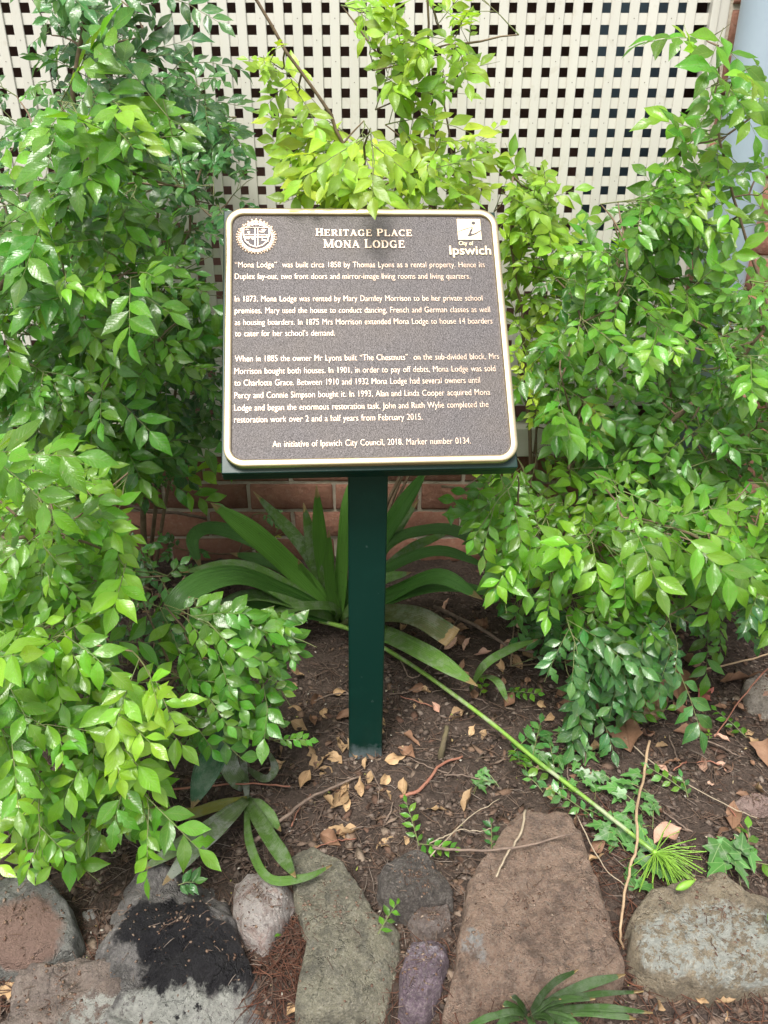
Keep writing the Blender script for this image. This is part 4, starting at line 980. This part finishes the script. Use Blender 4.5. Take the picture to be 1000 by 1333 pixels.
shrub('pale_shrub', 'pale lime green shrub just right of the plaque top', (.34, 1.76, 0), L_YEL, [
    ([(660, 330), (700, 300), (730, 640), (690, 640)], 1.6, 1.8, 12), ([(655, 190), (720, 200), (740, 260), (735, 330), (690, 345), (655, 320)], 1.6, 1.75, 13), ([(660, 330), (740, 310), (745, 400), (680, 480), (665, 440)], 1.6, 1.78, 6)],
    lsize=.042, ncomp=6, nleaf=8, shootL=.09, seed=10, young=.6, droop=.2, leak=.05, jitter=8, up=.8, fwd=.2,
    stems=[([(.34, 1.76, 0), at(692, 620, 1.70), at(682, 440, 1.66), at(666, 330, 1.66), at(668, 230, 1.68)], (.0055, .002)), ([(.34, 1.76, 0), at(700, 560, 1.78), at(720, 400, 1.78)], (.003, .0015))])
# large shrub on the right
FP = [(735, 330), (800, 300), (840, 250), (885, 240), (905, 330), (960, 350), (1060, 330), (1060, 620), (940, 640), (860, 660), (760, 640), (690, 640), (680, 540), (690, 440), (740, 400)]
shrub('large_shrub', 'big mid green shrub filling the space right of the plaque', (.42, 1.62, 0), L_MID, [
    (FP, 1.45, 1.85, 52), (FP, 1.28, 1.5, 28), ([(840, 230), (900, 215), (930, 240), (940, 330), (860, 330)], 1.5, 1.7, 8), ([(720, 330), (770, 320), (790, 470), (720, 500)], 1.6, 1.8, 5)],
    lsize=.044, ncomp=6, nleaf=8, seed=12, young=.6, droop=.3, leak=.11,
    stems=[([(.42, 1.62, 0), at(720, 700, 1.60), at(760, 520, 1.6), at(800, 380, 1.62), at(815, 280, 1.64)], (.009, .003)), ([(.42, 1.62, 0), at(790, 680, 1.55), at(850, 570, 1.5), at(935, 500, 1.45), at(995, 430, 1.4)], (.008, .003)), ([(.42, 1.62, 0), at(705, 690, 1.66), at(690, 520, 1.72)], (.006, .002))])
shrub('spreading_shrub', 'bright green shrub spreading over the soil below the plaque on the right', (.40, 1.52, 0), L_BRI, [
    ([(690, 640), (800, 620), (1060, 620), (1060, 720), (960, 800), (890, 810), (870, 850), (780, 870), (730, 850), (715, 760)], 1.15, 1.5, 48),
    ([(600, 640), (640, 650), (700, 690), (705, 780), (660, 780), (615, 740)], 1.15, 1.3, 7, (-.4, -.5, -.3)),
    ([(550, 625), (690, 622), (700, 700), (640, 690), (590, 680)], 1.4, 1.65, 9), ([(880, 640), (1060, 640), (1060, 830), (960, 820), (890, 790)], 1.1, 1.4, 12)],
    lsize=.043, ncomp=5, nleaf=8, seed=13, young=.5, droop=.5, leak=.04, jitter=10, age0=-.12,
    stems=[([(.40, 1.52, 0), at(700, 710, 1.45), at(680, 660, 1.38), at(640, 640, 1.35), at(575, 633, 1.34)], (.005, .0025)), ([(.40, 1.52, 0), at(760, 790, 1.4), at(870, 700, 1.3)], (.005, .002))])
shrub('dark_shrub', 'dark green leaf tips hanging over the soil right of the post', (.46, 1.46, 0), L_DARK, [
    ([(745, 840), (800, 800), (860, 790), (890, 840), (885, 890), (850, 925), (770, 945), (730, 910)], 1.12, 1.24, 16, (.1, -.7, -.35)), ([(650, 780), (740, 760), (760, 860), (700, 880)], 1.35, 1.5, 6), ([(960, 790), (1060, 760), (1060, 830), (990, 850)], 1.1, 1.2, 4)],
    lsize=.041, ncomp=5, nleaf=9, shootL=.08, seed=14, young=.3, droop=.5, leak=.04, jitter=8, age0=.08)
shrub('climbing_sprig', 'light green sprigs reaching across the pipe in the upper right', (.98, 1.70, 0), L_BRI, [
    ([(885, 20), (925, 15), (1000, 60), (1010, 120), (960, 110), (880, 60)], 1.5, 1.62, 3), ([(880, 100), (960, 90), (1010, 110), (1010, 160), (900, 180)], 1.5, 1.65, 3), ([(870, 120), (930, 200), (1050, 180), (1050, 300), (920, 300), (850, 250), (875, 190)], 1.45, 1.7, 7)],
    lsize=.045, ncomp=5, nleaf=8, shootL=.09, seed=15, young=.6, droop=.35, leak=.05, jitter=8,
    stems=[([(.98, 1.70, 0), at(1030, 500, 1.6), at(960, 280, 1.6), at(935, 160, 1.6), at(935, 60, 1.62)], (.004, .0015))])

# ------------------------------------------------------------------ strap leaved plants
def mat_strap(name, c1, c2, dusty=.0):
    m = Mat(name, .34, .5); uv = m.n.new('ShaderNodeUVMap'); uv.uv_map = 'uv'; mp_ = m.n.new('ShaderNodeMapping'); mp_.inputs['Scale'].default_value = (1.5, 26, 1); m.l.new(uv.outputs[0], mp_.inputs[0])
    c = m.mix(m.ramp(m.noise(2, 4, .6, mp_.outputs[0]), [(.35, 0.), (.65, 1.)]), c1, c2); c = m.mix(1., c, m.math('MULTIPLY_ADD', m.rnd(), .6, .7), 'MULTIPLY')
    if dusty: c = m.mix(m.math('MULTIPLY', m.ramp(m.noise(35, 6, .75, m.geo()), [(.46, 0.), (.6, 1.)]), dusty), c, (.33, .35, .30))
    c = m.mix(m.math('MULTIPLY', m.ramp(m.noise(150, 3, .6, m.geo()), [(.66, 0.), (.7, 1.)]), .5), c, (.03, .03, .015))
    sx_ = m.n.new('ShaderNodeSeparateXYZ'); m.l.new(uv.outputs[0], sx_.inputs[0]); c = m.mix(m.ramp(m.math('ADD', sx_.outputs[0], m.math('MULTIPLY', m.noise(60, 4, .6, m.geo()), .12)), [(.99, 0.), (1.04, .9)]), c, (.30, .2, .09))
    rb_ = m.math('SINE', m.math('MULTIPLY', sx_.outputs[1], 70.))
    m.set('Base Color', c); m.bump(m.math('ADD', m.noise(3, 3, .5, mp_.outputs[0]), m.math('MULTIPLY', rb_, .25)), .0016, .8)
    tr = m.n.new('ShaderNodeBsdfTranslucent'); m.l.new(c, tr.inputs[0]); mx = m.n.new('ShaderNodeMixShader'); mx.inputs[0].default_value = .18
    m.l.new(m.p.outputs[0], mx.inputs[1]); m.l.new(tr.outputs[0], mx.inputs[2]); m.l.new(mx.outputs[0], m.out.inputs[0]); return m.m
M_STRAP = mat_strap('strap_leaf_green', (.045, .14, .024), (.10, .24, .045)); M_STRAPL = mat_strap('strap_leaf_light', (.07, .16, .03), (.14, .26, .05), .35); M_STRAPD = mat_strap('strap_leaf_dusty', (.10, .16, .06), (.16, .22, .09), .9)
M_STRAPY = mat_strap('strap_leaf_yellow', (.35, .28, .04), (.20, .28, .06), .2); M_STRAPB = mat_strap('strap_leaf_browned', (.07, .15, .035), (.17, .13, .06), .3); M_STRAPG = mat_strap('strap_leaf_bluish', (.03, .09, .045), (.05, .13, .06), .25)
M_GRASS = mat_strap('grass_blade_green', (.05, .12, .03), (.10, .19, .05), .25)
def cr(P, n=8):
    P = [P[0]*2-P[1]]+P+[P[-1]*2-P[-2]]; out = []
    for i in range(1, len(P)-2):
        for k in range(n):
            t = k/n; a_, b_, c_, d_ = P[i-1:i+3]
            out.append(.5*((2*b_)+(c_-a_)*t+(2*a_-5*b_+4*c_-d_)*t*t+(3*b_-a_-3*c_+d_)*t**3))
    out.append(P[-2]); return out
def strap(parent, pts, w_, mat, face=(0, -.4, .9), cutend=False, name='leaf', trough=.28):
    pts = cr([Vector(p) for p in pts], 7); n_ = len(pts); V = []; UV = []; F = []; face = Vector(face).normalized(); m = 4; side = None
    for i, p in enumerate(pts):
        t = i/(n_-1); d = (pts[min(i+1, n_-1)]-pts[max(i-1, 0)]).normalized(); s_ = d.cross(face)
        if side is not None and s_.dot(side) < 0: s_ = -s_
        side = s_ if s_.length > .05 else side; s_ = side.normalized(); nn = s_.cross(d)
        if nn.dot(face) < 0: nn = -nn
        ww = w_*.5*(min(1, .55+t*2.2))*(1 if cutend else max(.02, 1-max(0, (t-.6)/.4)**2.2))
        for j in range(m+1):
            u = -1+2*j/m; V.append(tuple(p+s_*u*ww+nn*(u*u*ww*trough+.0006*math.sin(t*17+u*3)))); UV.append((t, .5+u/2))
    for i in range(n_-1):
        for j in range(m): k = i*(m+1)+j; F.append((k, k+1, k+m+2, k+m+1))
    me = fast_mesh(name, np.array(V), np.array(F), mat, np.array(UV)); o = link(name, me, parent)
    so_ = o.modifiers.new('s', 'SOLIDIFY'); so_.thickness = .0012; return o
M_STRAPC = mat_strap('strap_leaf_fresh', (.08, .21, .028), (.14, .31, .05))
lp = thing('lily_plant', 'strap-leaved lily with broad arching dark leaves behind the green post', 'plant', on(442, 812, 0))
A = at
B0 = on(442, 808, .03)
for (pts, w_, mt, fc) in (
    ([B0, A(385, 745, 1.56), A(330, 695, 1.5), A(275, 655, 1.46)], .056, M_STRAPC, (.2, -.8, .5)), ([B0, A(420, 730, 1.62), A(412, 632, 1.60)], .040, M_STRAPC, (.1, -1, .2)),
    ([B0, A(446, 730, 1.60), A(452, 665, 1.6), A(458, 620, 1.62)], .036, M_STRAPC, (-.3, -1, .2)), ([B0, A(375, 778, 1.5), A(310, 752, 1.38), A(245, 772, 1.27), A(200, 830, 1.22)], .070, M_STRAP, (0, -.5, .85)),
    ([B0, A(370, 728, 1.68), A(290, 690, 1.72), A(252, 700, 1.68), A(262, 742, 1.62)], .045, M_STRAP, (0, -.5, .85)), ([B0, A(408, 770, 1.58), A(388, 728, 1.56)], .034, M_STRAPC, (0, -.9, .3)),
    ([B0, A(350, 790, 1.45), A(270, 800, 1.33), A(215, 860, 1.25)], .05, M_STRAP, (0, -.5, .85)), ([B0, A(430, 760, 1.58), A(428, 690, 1.57)], .03, M_STRAPC, (.1, -1, .2)),
    ([B0, A(480, 730, 1.62), A(520, 665, 1.60), A(558, 608, 1.58)], .046, M_STRAP, (-.2, -.8, .5)), ([B0, A(500, 715, 1.60), A(560, 690, 1.55), A(610, 700, 1.48), A(640, 740, 1.42)], .036, M_STRAP, (0, -.5, .85)),
    ([B0, A(500, 745, 1.56), A(570, 718, 1.50), A(640, 740, 1.42)], .034, M_STRAP, (0, -.5, .85)), ([B0, A(510, 775, 1.52), A(570, 752, 1.42), A(628, 780, 1.34)], .050, M_STRAP, (0, -.5, .85)),
    ([B0, A(500, 800, 1.48), A(545, 805, 1.40), A(590, 832, 1.34)], .058, M_STRAPB, (0, -.5, .85)), ([B0, A(505, 828, 1.45), A(560, 855, 1.32), A(622, 893, 1.22)], .050, M_STRAPL, (0, -.5, .85)),
    ([on(612, 898, .02), A(632, 865, 1.28), A(665, 845, 1.30), A(700, 832, 1.30)], .020, M_STRAPL, (0, -.5, .85)), ([on(618, 880, .02), A(645, 885, 1.24), A(662, 915, 1.2)], .018, M_STRAPL, (0, -.5, .85)),
    ([B0, A(430, 790, 1.55), A(370, 795, 1.45), A(330, 830, 1.38)], .03, M_STRAPL, (0, -.5, .85))):
    strap(lp, pts, w_*.86, mt, fc, cutend=(mt is M_STRAPB))
for (tx, ty, td, sx_, sy_, sdp) in ((330, 640, 1.62, 400, 720, 1.62), (232, 745, 1.42, 330, 740, 1.5), (300, 720, 1.6, 370, 740, 1.6), (395, 655, 1.62, 415, 740, 1.62), (500, 660, 1.66, 470, 730, 1.65), (545, 650, 1.64, 500, 715, 1.62), (590, 690, 1.6, 520, 725, 1.58), (660, 775, 1.36, 560, 765, 1.45), (250, 820, 1.28, 330, 775, 1.4), (535, 745, 1.5, 490, 760, 1.54)):
    strap(lp, [B0, A(sx_, sy_, sdp), A(tx, ty, td)], random.uniform(.022, .034), random.choice((M_STRAP, M_STRAP, M_STRAPL)), (0, -.6, .75))
# flower stalk lying over the soil
m = Mat('flower_stalk_green', .4, .5); c = m.mix(m.ramp(m.noise(30, 4, .7, m.geo()), [(.4, 0.), (.65, 1.)]), (.13, .25, .04), (.21, .37, .06)); c = m.mix(m.ramp(m.noise(16, 5, .7, m.geo()), [(.52, 0.), (.62, .8)]), c, (.34, .36, .25)); c = m.mix(m.ramp(m.noise(60, 5, .7, m.geo()), [(.6, 0.), (.68, .7)]), c, (.16, .11, .05)); m.set('Base Color', c); M_STALK = m.m
a = Acc(); SP = [on(418, 808, .05), on(455, 820, .055), on(500, 843, .05), on(560, 882, .045), on(640, 942, .04), on(700, 990, .04), on(770, 1045, .038), on(852, 1108, .035)]
SP = cr([p+Vector((random.uniform(-.003, .003), random.uniform(-.003, .003), 0)) for p in SP], 6); a.tube(SP, [(.0055-.0020*i/len(SP))*(1+.06*math.sin(i*1.9)) for i in range(len(SP))], 10, jit=.05); fs = a.build('flower_stalk', M_STALK, lp, smooth=True)
a = Acc(); tip = SP[-1]; rs = random.Random(5); ax = (SP[-1]-SP[-4]).normalized()
M_PED = mat_plain('pedicel_green', (.22, .40, .045), .5, noise_c=(.14, .29, .035), nsc=60)
for i in range(88):
    th_ = rs.gauss(0, .75); ph = rs.uniform(-.9, .7); d = Vector((math.cos(th_)*ax.x-math.sin(th_)*ax.y, math.sin(th_)*ax.x+math.cos(th_)*ax.y, 0)); d = (d+Vector((0, 0, .15+.45*ph))+Vector((rs.gauss(0, .1), rs.gauss(0, .1), 0))).normalized()
    L = rs.uniform(.045, .085); e = tip+d*L; e.z = max(e.z-.008, -.002+gz(e.x, e.y)); mi_ = tip+d*L*.5+Vector((rs.gauss(0, .0025), rs.gauss(0, .0025), .004+rs.gauss(0, .003)))
    a.tube([tip, mi_, e], [.0008, .0007, .0006], 4, cap=False)
    for dz in (0,): a.tube([e, e+d*.0022], [.0011, .0009], 5)
a.tube([tip-ax*.004, tip, tip+ax*.004], [.004, .0055, .003], 8)
o = a.build('umbel', M_PED, lp, smooth=True); o.parent = fs; o.matrix_parent_inverse = Matrix()
o.matrix_parent_inverse = (MI(lp).inverted() @ fs.matrix_parent_inverse).inverted() if False else Matrix.Identity(4)
o.matrix_parent_inverse = Matrix.Translation(-lp.location) @ Matrix.Translation(lp.location)
pod = Acc(); q0, q1 = on(880, 1158, .085), on(905, 1146, .09); pod.tube([q0.lerp(q1, k/6) for k in range(7)], [.001, .0045, .006, .006, .005, .003, .0008], 8); o = pod.build('seed_pod', M_PED, fs, smooth=True); o.matrix_parent_inverse = Matrix.Identity(4)

l2 = thing('lily_clump', 'small clump of dusty strap leaves splayed over the rocks left of the post', 'plant', on(322, 1040, 0))
b = on(322, 1040, .02)
G = lambda x, y, z: on(x, y, z)
for (pts, w_, mt) in (([b, G(280, 1050, .035), G(240, 1060, .03), G(185, 1050, .02)], .019, M_STRAPY), ([b, G(290, 1065, .06), G(240, 1098, .075), G(180, 1135, .07)], .026, M_STRAPD), ([b, G(285, 1078, .07), G(250, 1110, .08), G(212, 1152, .075)], .028, M_STRAPD),
    ([b, G(345, 1080, .06), G(366, 1112, .075), G(385, 1142, .08)], .024, M_STRAPL), ([G(326, 1042, .02), G(345, 1055, .04), G(366, 1082, .03)], .020, M_STRAPL), ([G(320, 1046, .02), G(326, 1100, .06), G(350, 1143, .075), G(395, 1143, .07), G(432, 1126, .065)], .013, M_STRAPL),
    ([b, G(318, 1000, .03), G(312, 950, .06)], .012, M_STRAPD), ([G(318, 1025, .01), G(300, 1000, .06), G(296, 965, .08)], .034, M_STRAPD), ([G(322, 1000, .02), G(345, 1014, .04), G(358, 1000, .06), G(348, 975, .06)], .014, M_STRAPD)):
    strap(l2, pts, w_, mt, (0, -.4, .9))
l3 = thing('broad_leaf_blade', 'broad bluish green strap leaf hanging under the left branches', 'plant', on(300, 960, 0)); strap(l3, [G(318, 900, .16), G(300, 950, .15), G(272, 1000, .13), G(250, 1052, .10)], .048, M_STRAPG, (0, -.4, .9), name='blade')
l4 = thing('grass_clump', 'tuft of flat green grass blades in front of the brown slab', 'plant', on(690, 1325, -.1)); b = G(688, 1322, -.02)
for (x, y, z, w_) in ((814, 1268, .04, .018), (828, 1326, -.05, .020), (752, 1262, .09, .012), (838, 1290, -.02, .010), (620, 1330, -.06, .012), (760, 1345, -.07, .016), (640, 1350, -.06, .014), (700, 1360, -.05, .014), (790, 1352, -.07, .014), (600, 1340, 0, .012), (850, 1318, 0, .012), (720, 1345, 0, .012), (775, 1300, 0, .012), (665, 1298, 0, .010), (730, 1300, .02, .008), (655, 1310, -.02, .010)):
    e = G(x, y, max(z+.045, .085 if y < 1305 and x > 700 else .03)); strap(l4, [b, b.lerp(e, .5)+Vector((random.uniform(-.01, .01), 0, .015)), e], w_*.72, M_GRASS, (0, -.3, .95))

# small sprigs
def sprig(name, label, px_, py_, z, dirv, n_, ls, mat, seed, spec='point', L=None):
    rs_ = random.Random(seed); t = thing(name, label, 'plant', on(px_, py_, z)); p0 = on(px_, py_, z); d = Vector(dirv).normalized(); L = L or ls*n_*.42; tw_ = Acc(); tw_.tube([p0, p0+d*L*.5+Vector((0, 0, .003)), p0+d*L], [.001, .0008, .0005], 4); tw_.build('stem', M_TWIG, t)
    me = MESHC.setdefault((spec, mat.name), [fast_mesh('leaf', V, F, mat, UV, {'dummy': np.zeros(len(V))}) for V, F, UV in SPEC[spec]]); nr = Vector((0, -.45, .9)); nr = (nr-d*nr.dot(d)).normalized(); s2 = nr.cross(d); inv = MI(t)
    for j in range(n_):
        f = (j+1)/n_; q = p0+d*L*f; last = j == n_-1; ang = 0 if last else R(55)*(1 if j % 2 else -1)
        o = bpy.data.objects.new('leaf', me[rs_.randrange(len(me))]); C.objects.link(o); o.parent = t; o.matrix_parent_inverse = inv; o.matrix_basis = tmat(q, d*math.cos(ang)+s2*math.sin(ang)+Vector((0, 0, rs_.uniform(-.1, .15))), nr+Vector((rs_.gauss(0, .2), rs_.gauss(0, .2), 0)), ls*rs_.uniform(.8, 1.15)); o['age'] = rs_.uniform(.2, .6); o['var'] = rs_.random()
    return t
sprig('seedling', 'dark green seedling with small pointed leaves on the black-hollowed rock', 232, 1152, .065, (.9, .1, .1), 7, .024, L_DARK, 1, L=.025)
sprig('seedling', 'pale green seedling on the tall yellow-grey rock', 492, 1216, .05, (.5, .8, .1), 7, .018, L_MID, 2)
sprig('seedling', 'green seedling below the yellow-grey rock at the bottom edge', 480, 1316, -.05, (.9, .3, .3), 4, .030, L_MID, 3)
sprig('seedling', 'bright seedling at the bottom edge beside the purple rock', 555, 1336, -.05, (.6, .6, .3), 6, .022, L_BRI, 4)
sprig('seedling', 'single green leaf pair in the needles beside the small yellow stone', 372, 1256, -.01, (.2, .8, .2), 3, .016, L_MID, 5, 'round')
sprig('seedling', 'small seedling with a pale leaf touching the pinkish white rock', 352, 1225, .02, (.3, .8, .2), 3, .018, L_MID, 6)
sprig('seedling', 'round leafed seedling beside the grey-brown stone at the right edge', 972, 960, .015, (-.5, .8, .2), 9, .020, L_MID, 7, 'round')
sprig('seedling', 'tiny seedling on the soil between the red leaf and the large pale leaf', 924, 962, .01, (.2, .8, .1), 4, .010, L_BRI, 8, 'round')
sprig('seedling', 'yellow-green leaf hanging at the right edge in front of the sandy rock', 1000, 1180, .09, (.0, -1, -.1), 1, .045, L_BRI, 9, L=.004)
sprig('seedling', 'dusty weed with a few upright leaves just left of the flower stalk', 690, 1000, .02, (.3, .8, .3), 7, .034, L_DARK, 10)
sprig('seedling', 'small weed with paired leaves on the soil near the brown slab', 640, 1110, .02, (.1, .9, .2), 7, .018, L_DARK, 11)
sprig('seedling', 'small weed under the yellow-green strap leaf right of the post', 625, 905, .01, (.3, .8, .4), 5, .018, L_BRI, 12, 'round')

rw = random.Random(77)
for (x, y, wh) in ((700, 1035, 'left of the ivy patch'), (735, 985, 'above the flower stalk'), (665, 985, 'left of the dusty weed'), (760, 1060, 'above the brown slab'), (720, 1010, 'under the flower stalk'), (905, 1040, 'on the bare soil at the right'), (660, 905, 'below the arching strap leaf'), (545, 1095, 'behind the soil-coated rock'), (805, 940, 'left of the large dead leaves'), (290, 1005, 'above the lily clump'), (985, 1120, 'behind the right end of the sandy rock')):
    for q in range(2):
        sprig('seedling', ('small dusty weed ' if q == 0 else 'thin trailing weed ')+wh, x+rw.uniform(-12, 12), y+rw.uniform(-10, 10), .015, (rw.uniform(-1, 1), rw.uniform(-.6, .8), .3), rw.choice((5, 7, 9)), rw.uniform(.014, .028), rw.choice((L_DARK, L_MID)), rw.randrange(999), rw.choice(('point', 'round')))

# ivy: three and five lobed leaves
def ivy_mesh(seed):
    rs_ = random.Random(seed); P = [(0, 0), (.12, -.22), (.42, -.30), (.40, -.12), (.62, -.16), (.98, 0), (.62, .16), (.40, .12), (.42, .30), (.12, .22)]
    P = [(-.0, 0), (-.10, -.16), (.02, -.34), (.26, -.26), (.44, -.40), (.52, -.16), (.76, -.10), (1.0, 0), (.76, .10), (.52, .16), (.44, .40), (.26, .26), (.02, .34), (-.10, .16)]
    V = [(x+rs_.gauss(0, .015), y+rs_.gauss(0, .015), .10*abs(y)-.12*x*x+rs_.gauss(0, .012)) for x, y in P]; V.append((.34, 0, -.015)); V.append((.66, 0, -.05)); c1, c2 = len(P), len(P)+1
    F = [(0, 1, c1), (1, 2, c1), (2, 3, c1), (3, 4, c1), (4, 5, c1), (5, c2, c1), (5, 6, c2), (6, 7, c2), (7, 8, c2), (8, 9, c2), (9, c1, c2), (9, 10, c1), (10, 11, c1), (11, 12, c1), (12, 13, c1), (13, 0, c1)]
    V = np.array(V); UV = np.stack([V[:, 0], .5+V[:, 1]], 1); return fast_mesh('leaf', V, np.array(F), M_IVY, UV)
mi_ = Mat('ivy_leaf', .4, .5); uvn = mi_.n.new('ShaderNodeUVMap'); uvn.uv_map = 'uv'; sp_ = mi_.n.new('ShaderNodeSeparateXYZ'); mi_.l.new(uvn.outputs[0], sp_.inputs[0])
x_, y_ = sp_.outputs[0], mi_.math('ABSOLUTE', mi_.math('SUBTRACT', sp_.outputs[1], .5))
v1 = mi_.math('LESS_THAN', y_, .012); v2 = mi_.math('LESS_THAN', mi_.math('ABSOLUTE', mi_.math('SUBTRACT', mi_.math('MULTIPLY', x_, .85), y_)), .012)
c = mi_.mix(mi_.noise(60, 4, .6, mi_.geo()), (.035, .11, .025), (.075, .19, .04)); c = mi_.mix(1., c, mi_.math('MULTIPLY_ADD', mi_.rnd(), .7, .7), 'MULTIPLY')
c = mi_.mix(mi_.math('MULTIPLY', mi_.math('MAXIMUM', v1, v2), .5), c, (.25, .35, .15)); c = mi_.mix(mi_.ramp(mi_.noise(45, 5, .7, mi_.geo()), [(.52, 0.), (.66, .5)]), c, (.22, .25, .19)); mi_.set('Base Color', c); mi_.bump(mi_.noise(90, 3, .5, mi_.geo()), .001, .6); M_IVY = mi_.m
IV = [ivy_mesh(s) for s in range(4)]
def ivy(label, poly, n_, s0, s1, seed, zmax=.03):
    rs_ = random.Random(seed); cx_ = sum(p[0] for p in poly)/len(poly); cy_ = sum(p[1] for p in poly)/len(poly); c0 = on(cx_, cy_, 0); t = thing('ivy_vine', label, 'plant', c0); inv = MI(t); k = 0; st = Acc(); prev = None
    xs_ = [p[0] for p in poly]; ys_ = [p[1] for p in poly]
    while k < n_:
        x, y = rs_.uniform(min(xs_), max(xs_)), rs_.uniform(min(ys_), max(ys_))
        if not inside(x, y, poly): continue
        p = on(x, y, .01); p.z = gz(p.x, p.y)+rs_.uniform(.008, zmax)
        o = bpy.data.objects.new('leaf', IV[k % 4]); C.objects.link(o); o.parent = t; o.matrix_parent_inverse = inv; d = Vector((rs_.gauss(0, 1), rs_.gauss(-.5, 1), 0)); o.matrix_basis = tmat(p, d, Vector((rs_.gauss(0, .3), -.3+rs_.gauss(0, .3), 1)), rs_.uniform(s0, s1)); k += 1
        g0 = p+Vector((rs_.gauss(0, .02), rs_.gauss(0, .02), -.02)); st.tube([p, p.lerp(g0, .5)+Vector((0, 0, .004)), g0], .0007, 3, cap=False)
    st.build('stem', M_TWIG, t)
ivy('patch of small dusty ivy leaves along the upper side of the flower stalk', [(690, 960), (760, 955), (830, 1010), (860, 1060), (820, 1080), (760, 1030), (700, 1000)], 46, .022, .038, 1)
ivy('ivy with large bright leaves behind the sandy lichen rock', [(895, 1085), (930, 1070), (975, 1105), (960, 1135), (900, 1140)], 8, .045, .06, 2, .045)
ivy('ivy leaves clustered between the brown slab and the stalk head', [(790, 1060), (850, 1080), (860, 1150), (835, 1170), (805, 1120), (770, 1085)], 22, .025, .04, 3)
ivy('tiny ivy sprout on the bare soil right of the post', [(615, 1010), (640, 1008), (642, 1035), (620, 1040)], 6, .018, .028, 4)

# sticks, twigs and roots lying about: countable ones as things
def stick(label, pts, r, mat=M_DEAD, name='stick', group=None):
    P = cr([Vector(p) for p in pts], 5); rs_ = random.Random(len(label)); P = [p+Vector((rs_.gauss(0, .0008), rs_.gauss(0, .0008), rs_.gauss(0, .0006))) for p in P]
    a = Acc(); a.tube(P, [r*(1-.4*i/len(P)) for i in range(len(P))], 7, jit=.12); return tag(a.build(name, mat, smooth=True), label, 'stick', group)
M_PSTK = simple('pale_dry_stalk', (.42, .30, .18), (.30, .2, .12), 50, .7, .001, 300); M_RSTK = simple('reddish_twig', (.22, .08, .05), (.30, .14, .09), 50, .7, .001, 300); M_STRAW = simple('straw', (.36, .30, .21), (.26, .20, .14), 60, .75, .001, 300)
stick('long wavy tan vine running down between the slab and the sandy rock', [G(845, 965, .05), G(838, 1010, .035), G(828, 1060, .06), G(830, 1095, .06), G(818, 1140, .05), G(808, 1200, .04), G(812, 1235, .0), G(830, 1265, -.05), G(870, 1300, -.08), G(905, 1340, -.1)], .0026, M_PSTK)
stick('dark forked stick lying from the lily clump up towards the post', [G(332, 1096, .03), G(370, 1065, .03), G(410, 1035, .028), G(470, 1010, .02)], .0034)
stick('curved reddish root on the soil right of the post', [G(520, 1038, .012), G(550, 1025, .018), G(575, 995, .018), G(602, 985, .012)], .0036, M_RSTK)
stick('reddish thin stalk lying across the soil left of the post', [G(200, 1030, .03), G(270, 1023, .03), G(330, 1020, .03), G(378, 1024, .025)], .0022, M_RSTK)
stick('straight red twig leaning across the right side of the bed', [G(1000, 870, .05), G(965, 910, .04), G(930, 960, .03)], .0018, M_RSTK)
stick('long pale stick lying along the top of the right bed', [G(905, 873, .03), G(945, 866, .03), G(1005, 850, .03)], .0030, M_PSTK)
stick('grey-brown branch lying low along the brick wall on the left', [at(150, 648, 1.86), at(185, 664, 1.84), at(230, 668, 1.85), at(268, 675, 1.88)], .0062)
stick('pale straw bent over the upper end of the brown slab', [G(684, 1055, .06), G(678, 1085, .062), G(660, 1112, .065), G(646, 1142, .065)], .0024, M_STRAW)
stick('thin brown stick lying across the top of the brown slab', [G(562, 1104, .045), G(600, 1106, .05), G(670, 1104, .066), G(745, 1085, .062)], .0026, M_DEAD)
stick('long tan stalk from behind the brown slab to the ivy', [G(560, 1115, .04), G(610, 1065, .03), G(650, 1040, .03)], .0012, M_STRAW)
stick('fine pale root looping on the soil above the soil-coated rock', [G(560, 1098, .03), G(580, 1088, .03), G(600, 1080, .03), G(625, 1082, .03), G(640, 1078, .03)], .0011, M_STRAW)
stick('thin straw in the dark gap right of the brown slab', [G(752, 1062, .04), G(780, 1120, .03), G(815, 1155, .02)], .0012, M_STRAW)
stick('short mossy wooden stub in the soil right of the post', [G(572, 992, -.01), G(577, 970, .03), G(582, 945, .05)], .0068, simple('mossy_wood', (.12, .10, .05), (.07, .05, .035), 50, .9, .002, 200))
stick('twig leaning over the right bed behind the pale pink leaf', [G(812, 960, .02), G(860, 1000, .02), G(940, 1045, .02), G(985, 1065, .015)], .0014, M_STRAW)
stick('thin dark twig under the strap leaves right of the post', [G(520, 860, .03), G(545, 880, .03), G(600, 800, .06)], .0016, M_DEAD)
stick('old brown branch in the shade under the right shrub', [G(565, 790, .03), G(620, 815, .03), G(660, 840, .03), G(700, 850, .02)], .005, M_DEAD)
fd = ('short dry twig scattered on the soil')
for i in range(46):
    x, y = random.uniform(330, 1000), random.uniform(830, 1120); p = on(x, y, .008); p.z = gz(p.x, p.y)+.006; a_ = random.uniform(0, 6.3); L = random.uniform(.03, .09)
    q = p+Vector((math.cos(a_)*L, math.sin(a_)*L, random.uniform(0, .008))); mpt = p.lerp(q, .5)+Vector((random.gauss(0, .006), random.gauss(0, .006), .004))
    mt_ = random.choice((M_DEAD, M_RSTK, M_DEAD, M_DEAD)); cn_ = 'reddish' if mt_ is M_RSTK else 'grey-brown'
    wh_ = 'left of the post foot' if x < 450 else 'just right of the post' if x < 600 and y < 1000 else 'in front of the post' if x < 650 else 'beside the flower stalk' if x < 820 else 'at the right side of the bed'
    stick('short thin %s twig on the soil %s' % (cn_, wh_), [p, mpt, q], random.uniform(.0008, .0019), mt_, 'twig', '%s twigs %s' % (cn_, wh_))
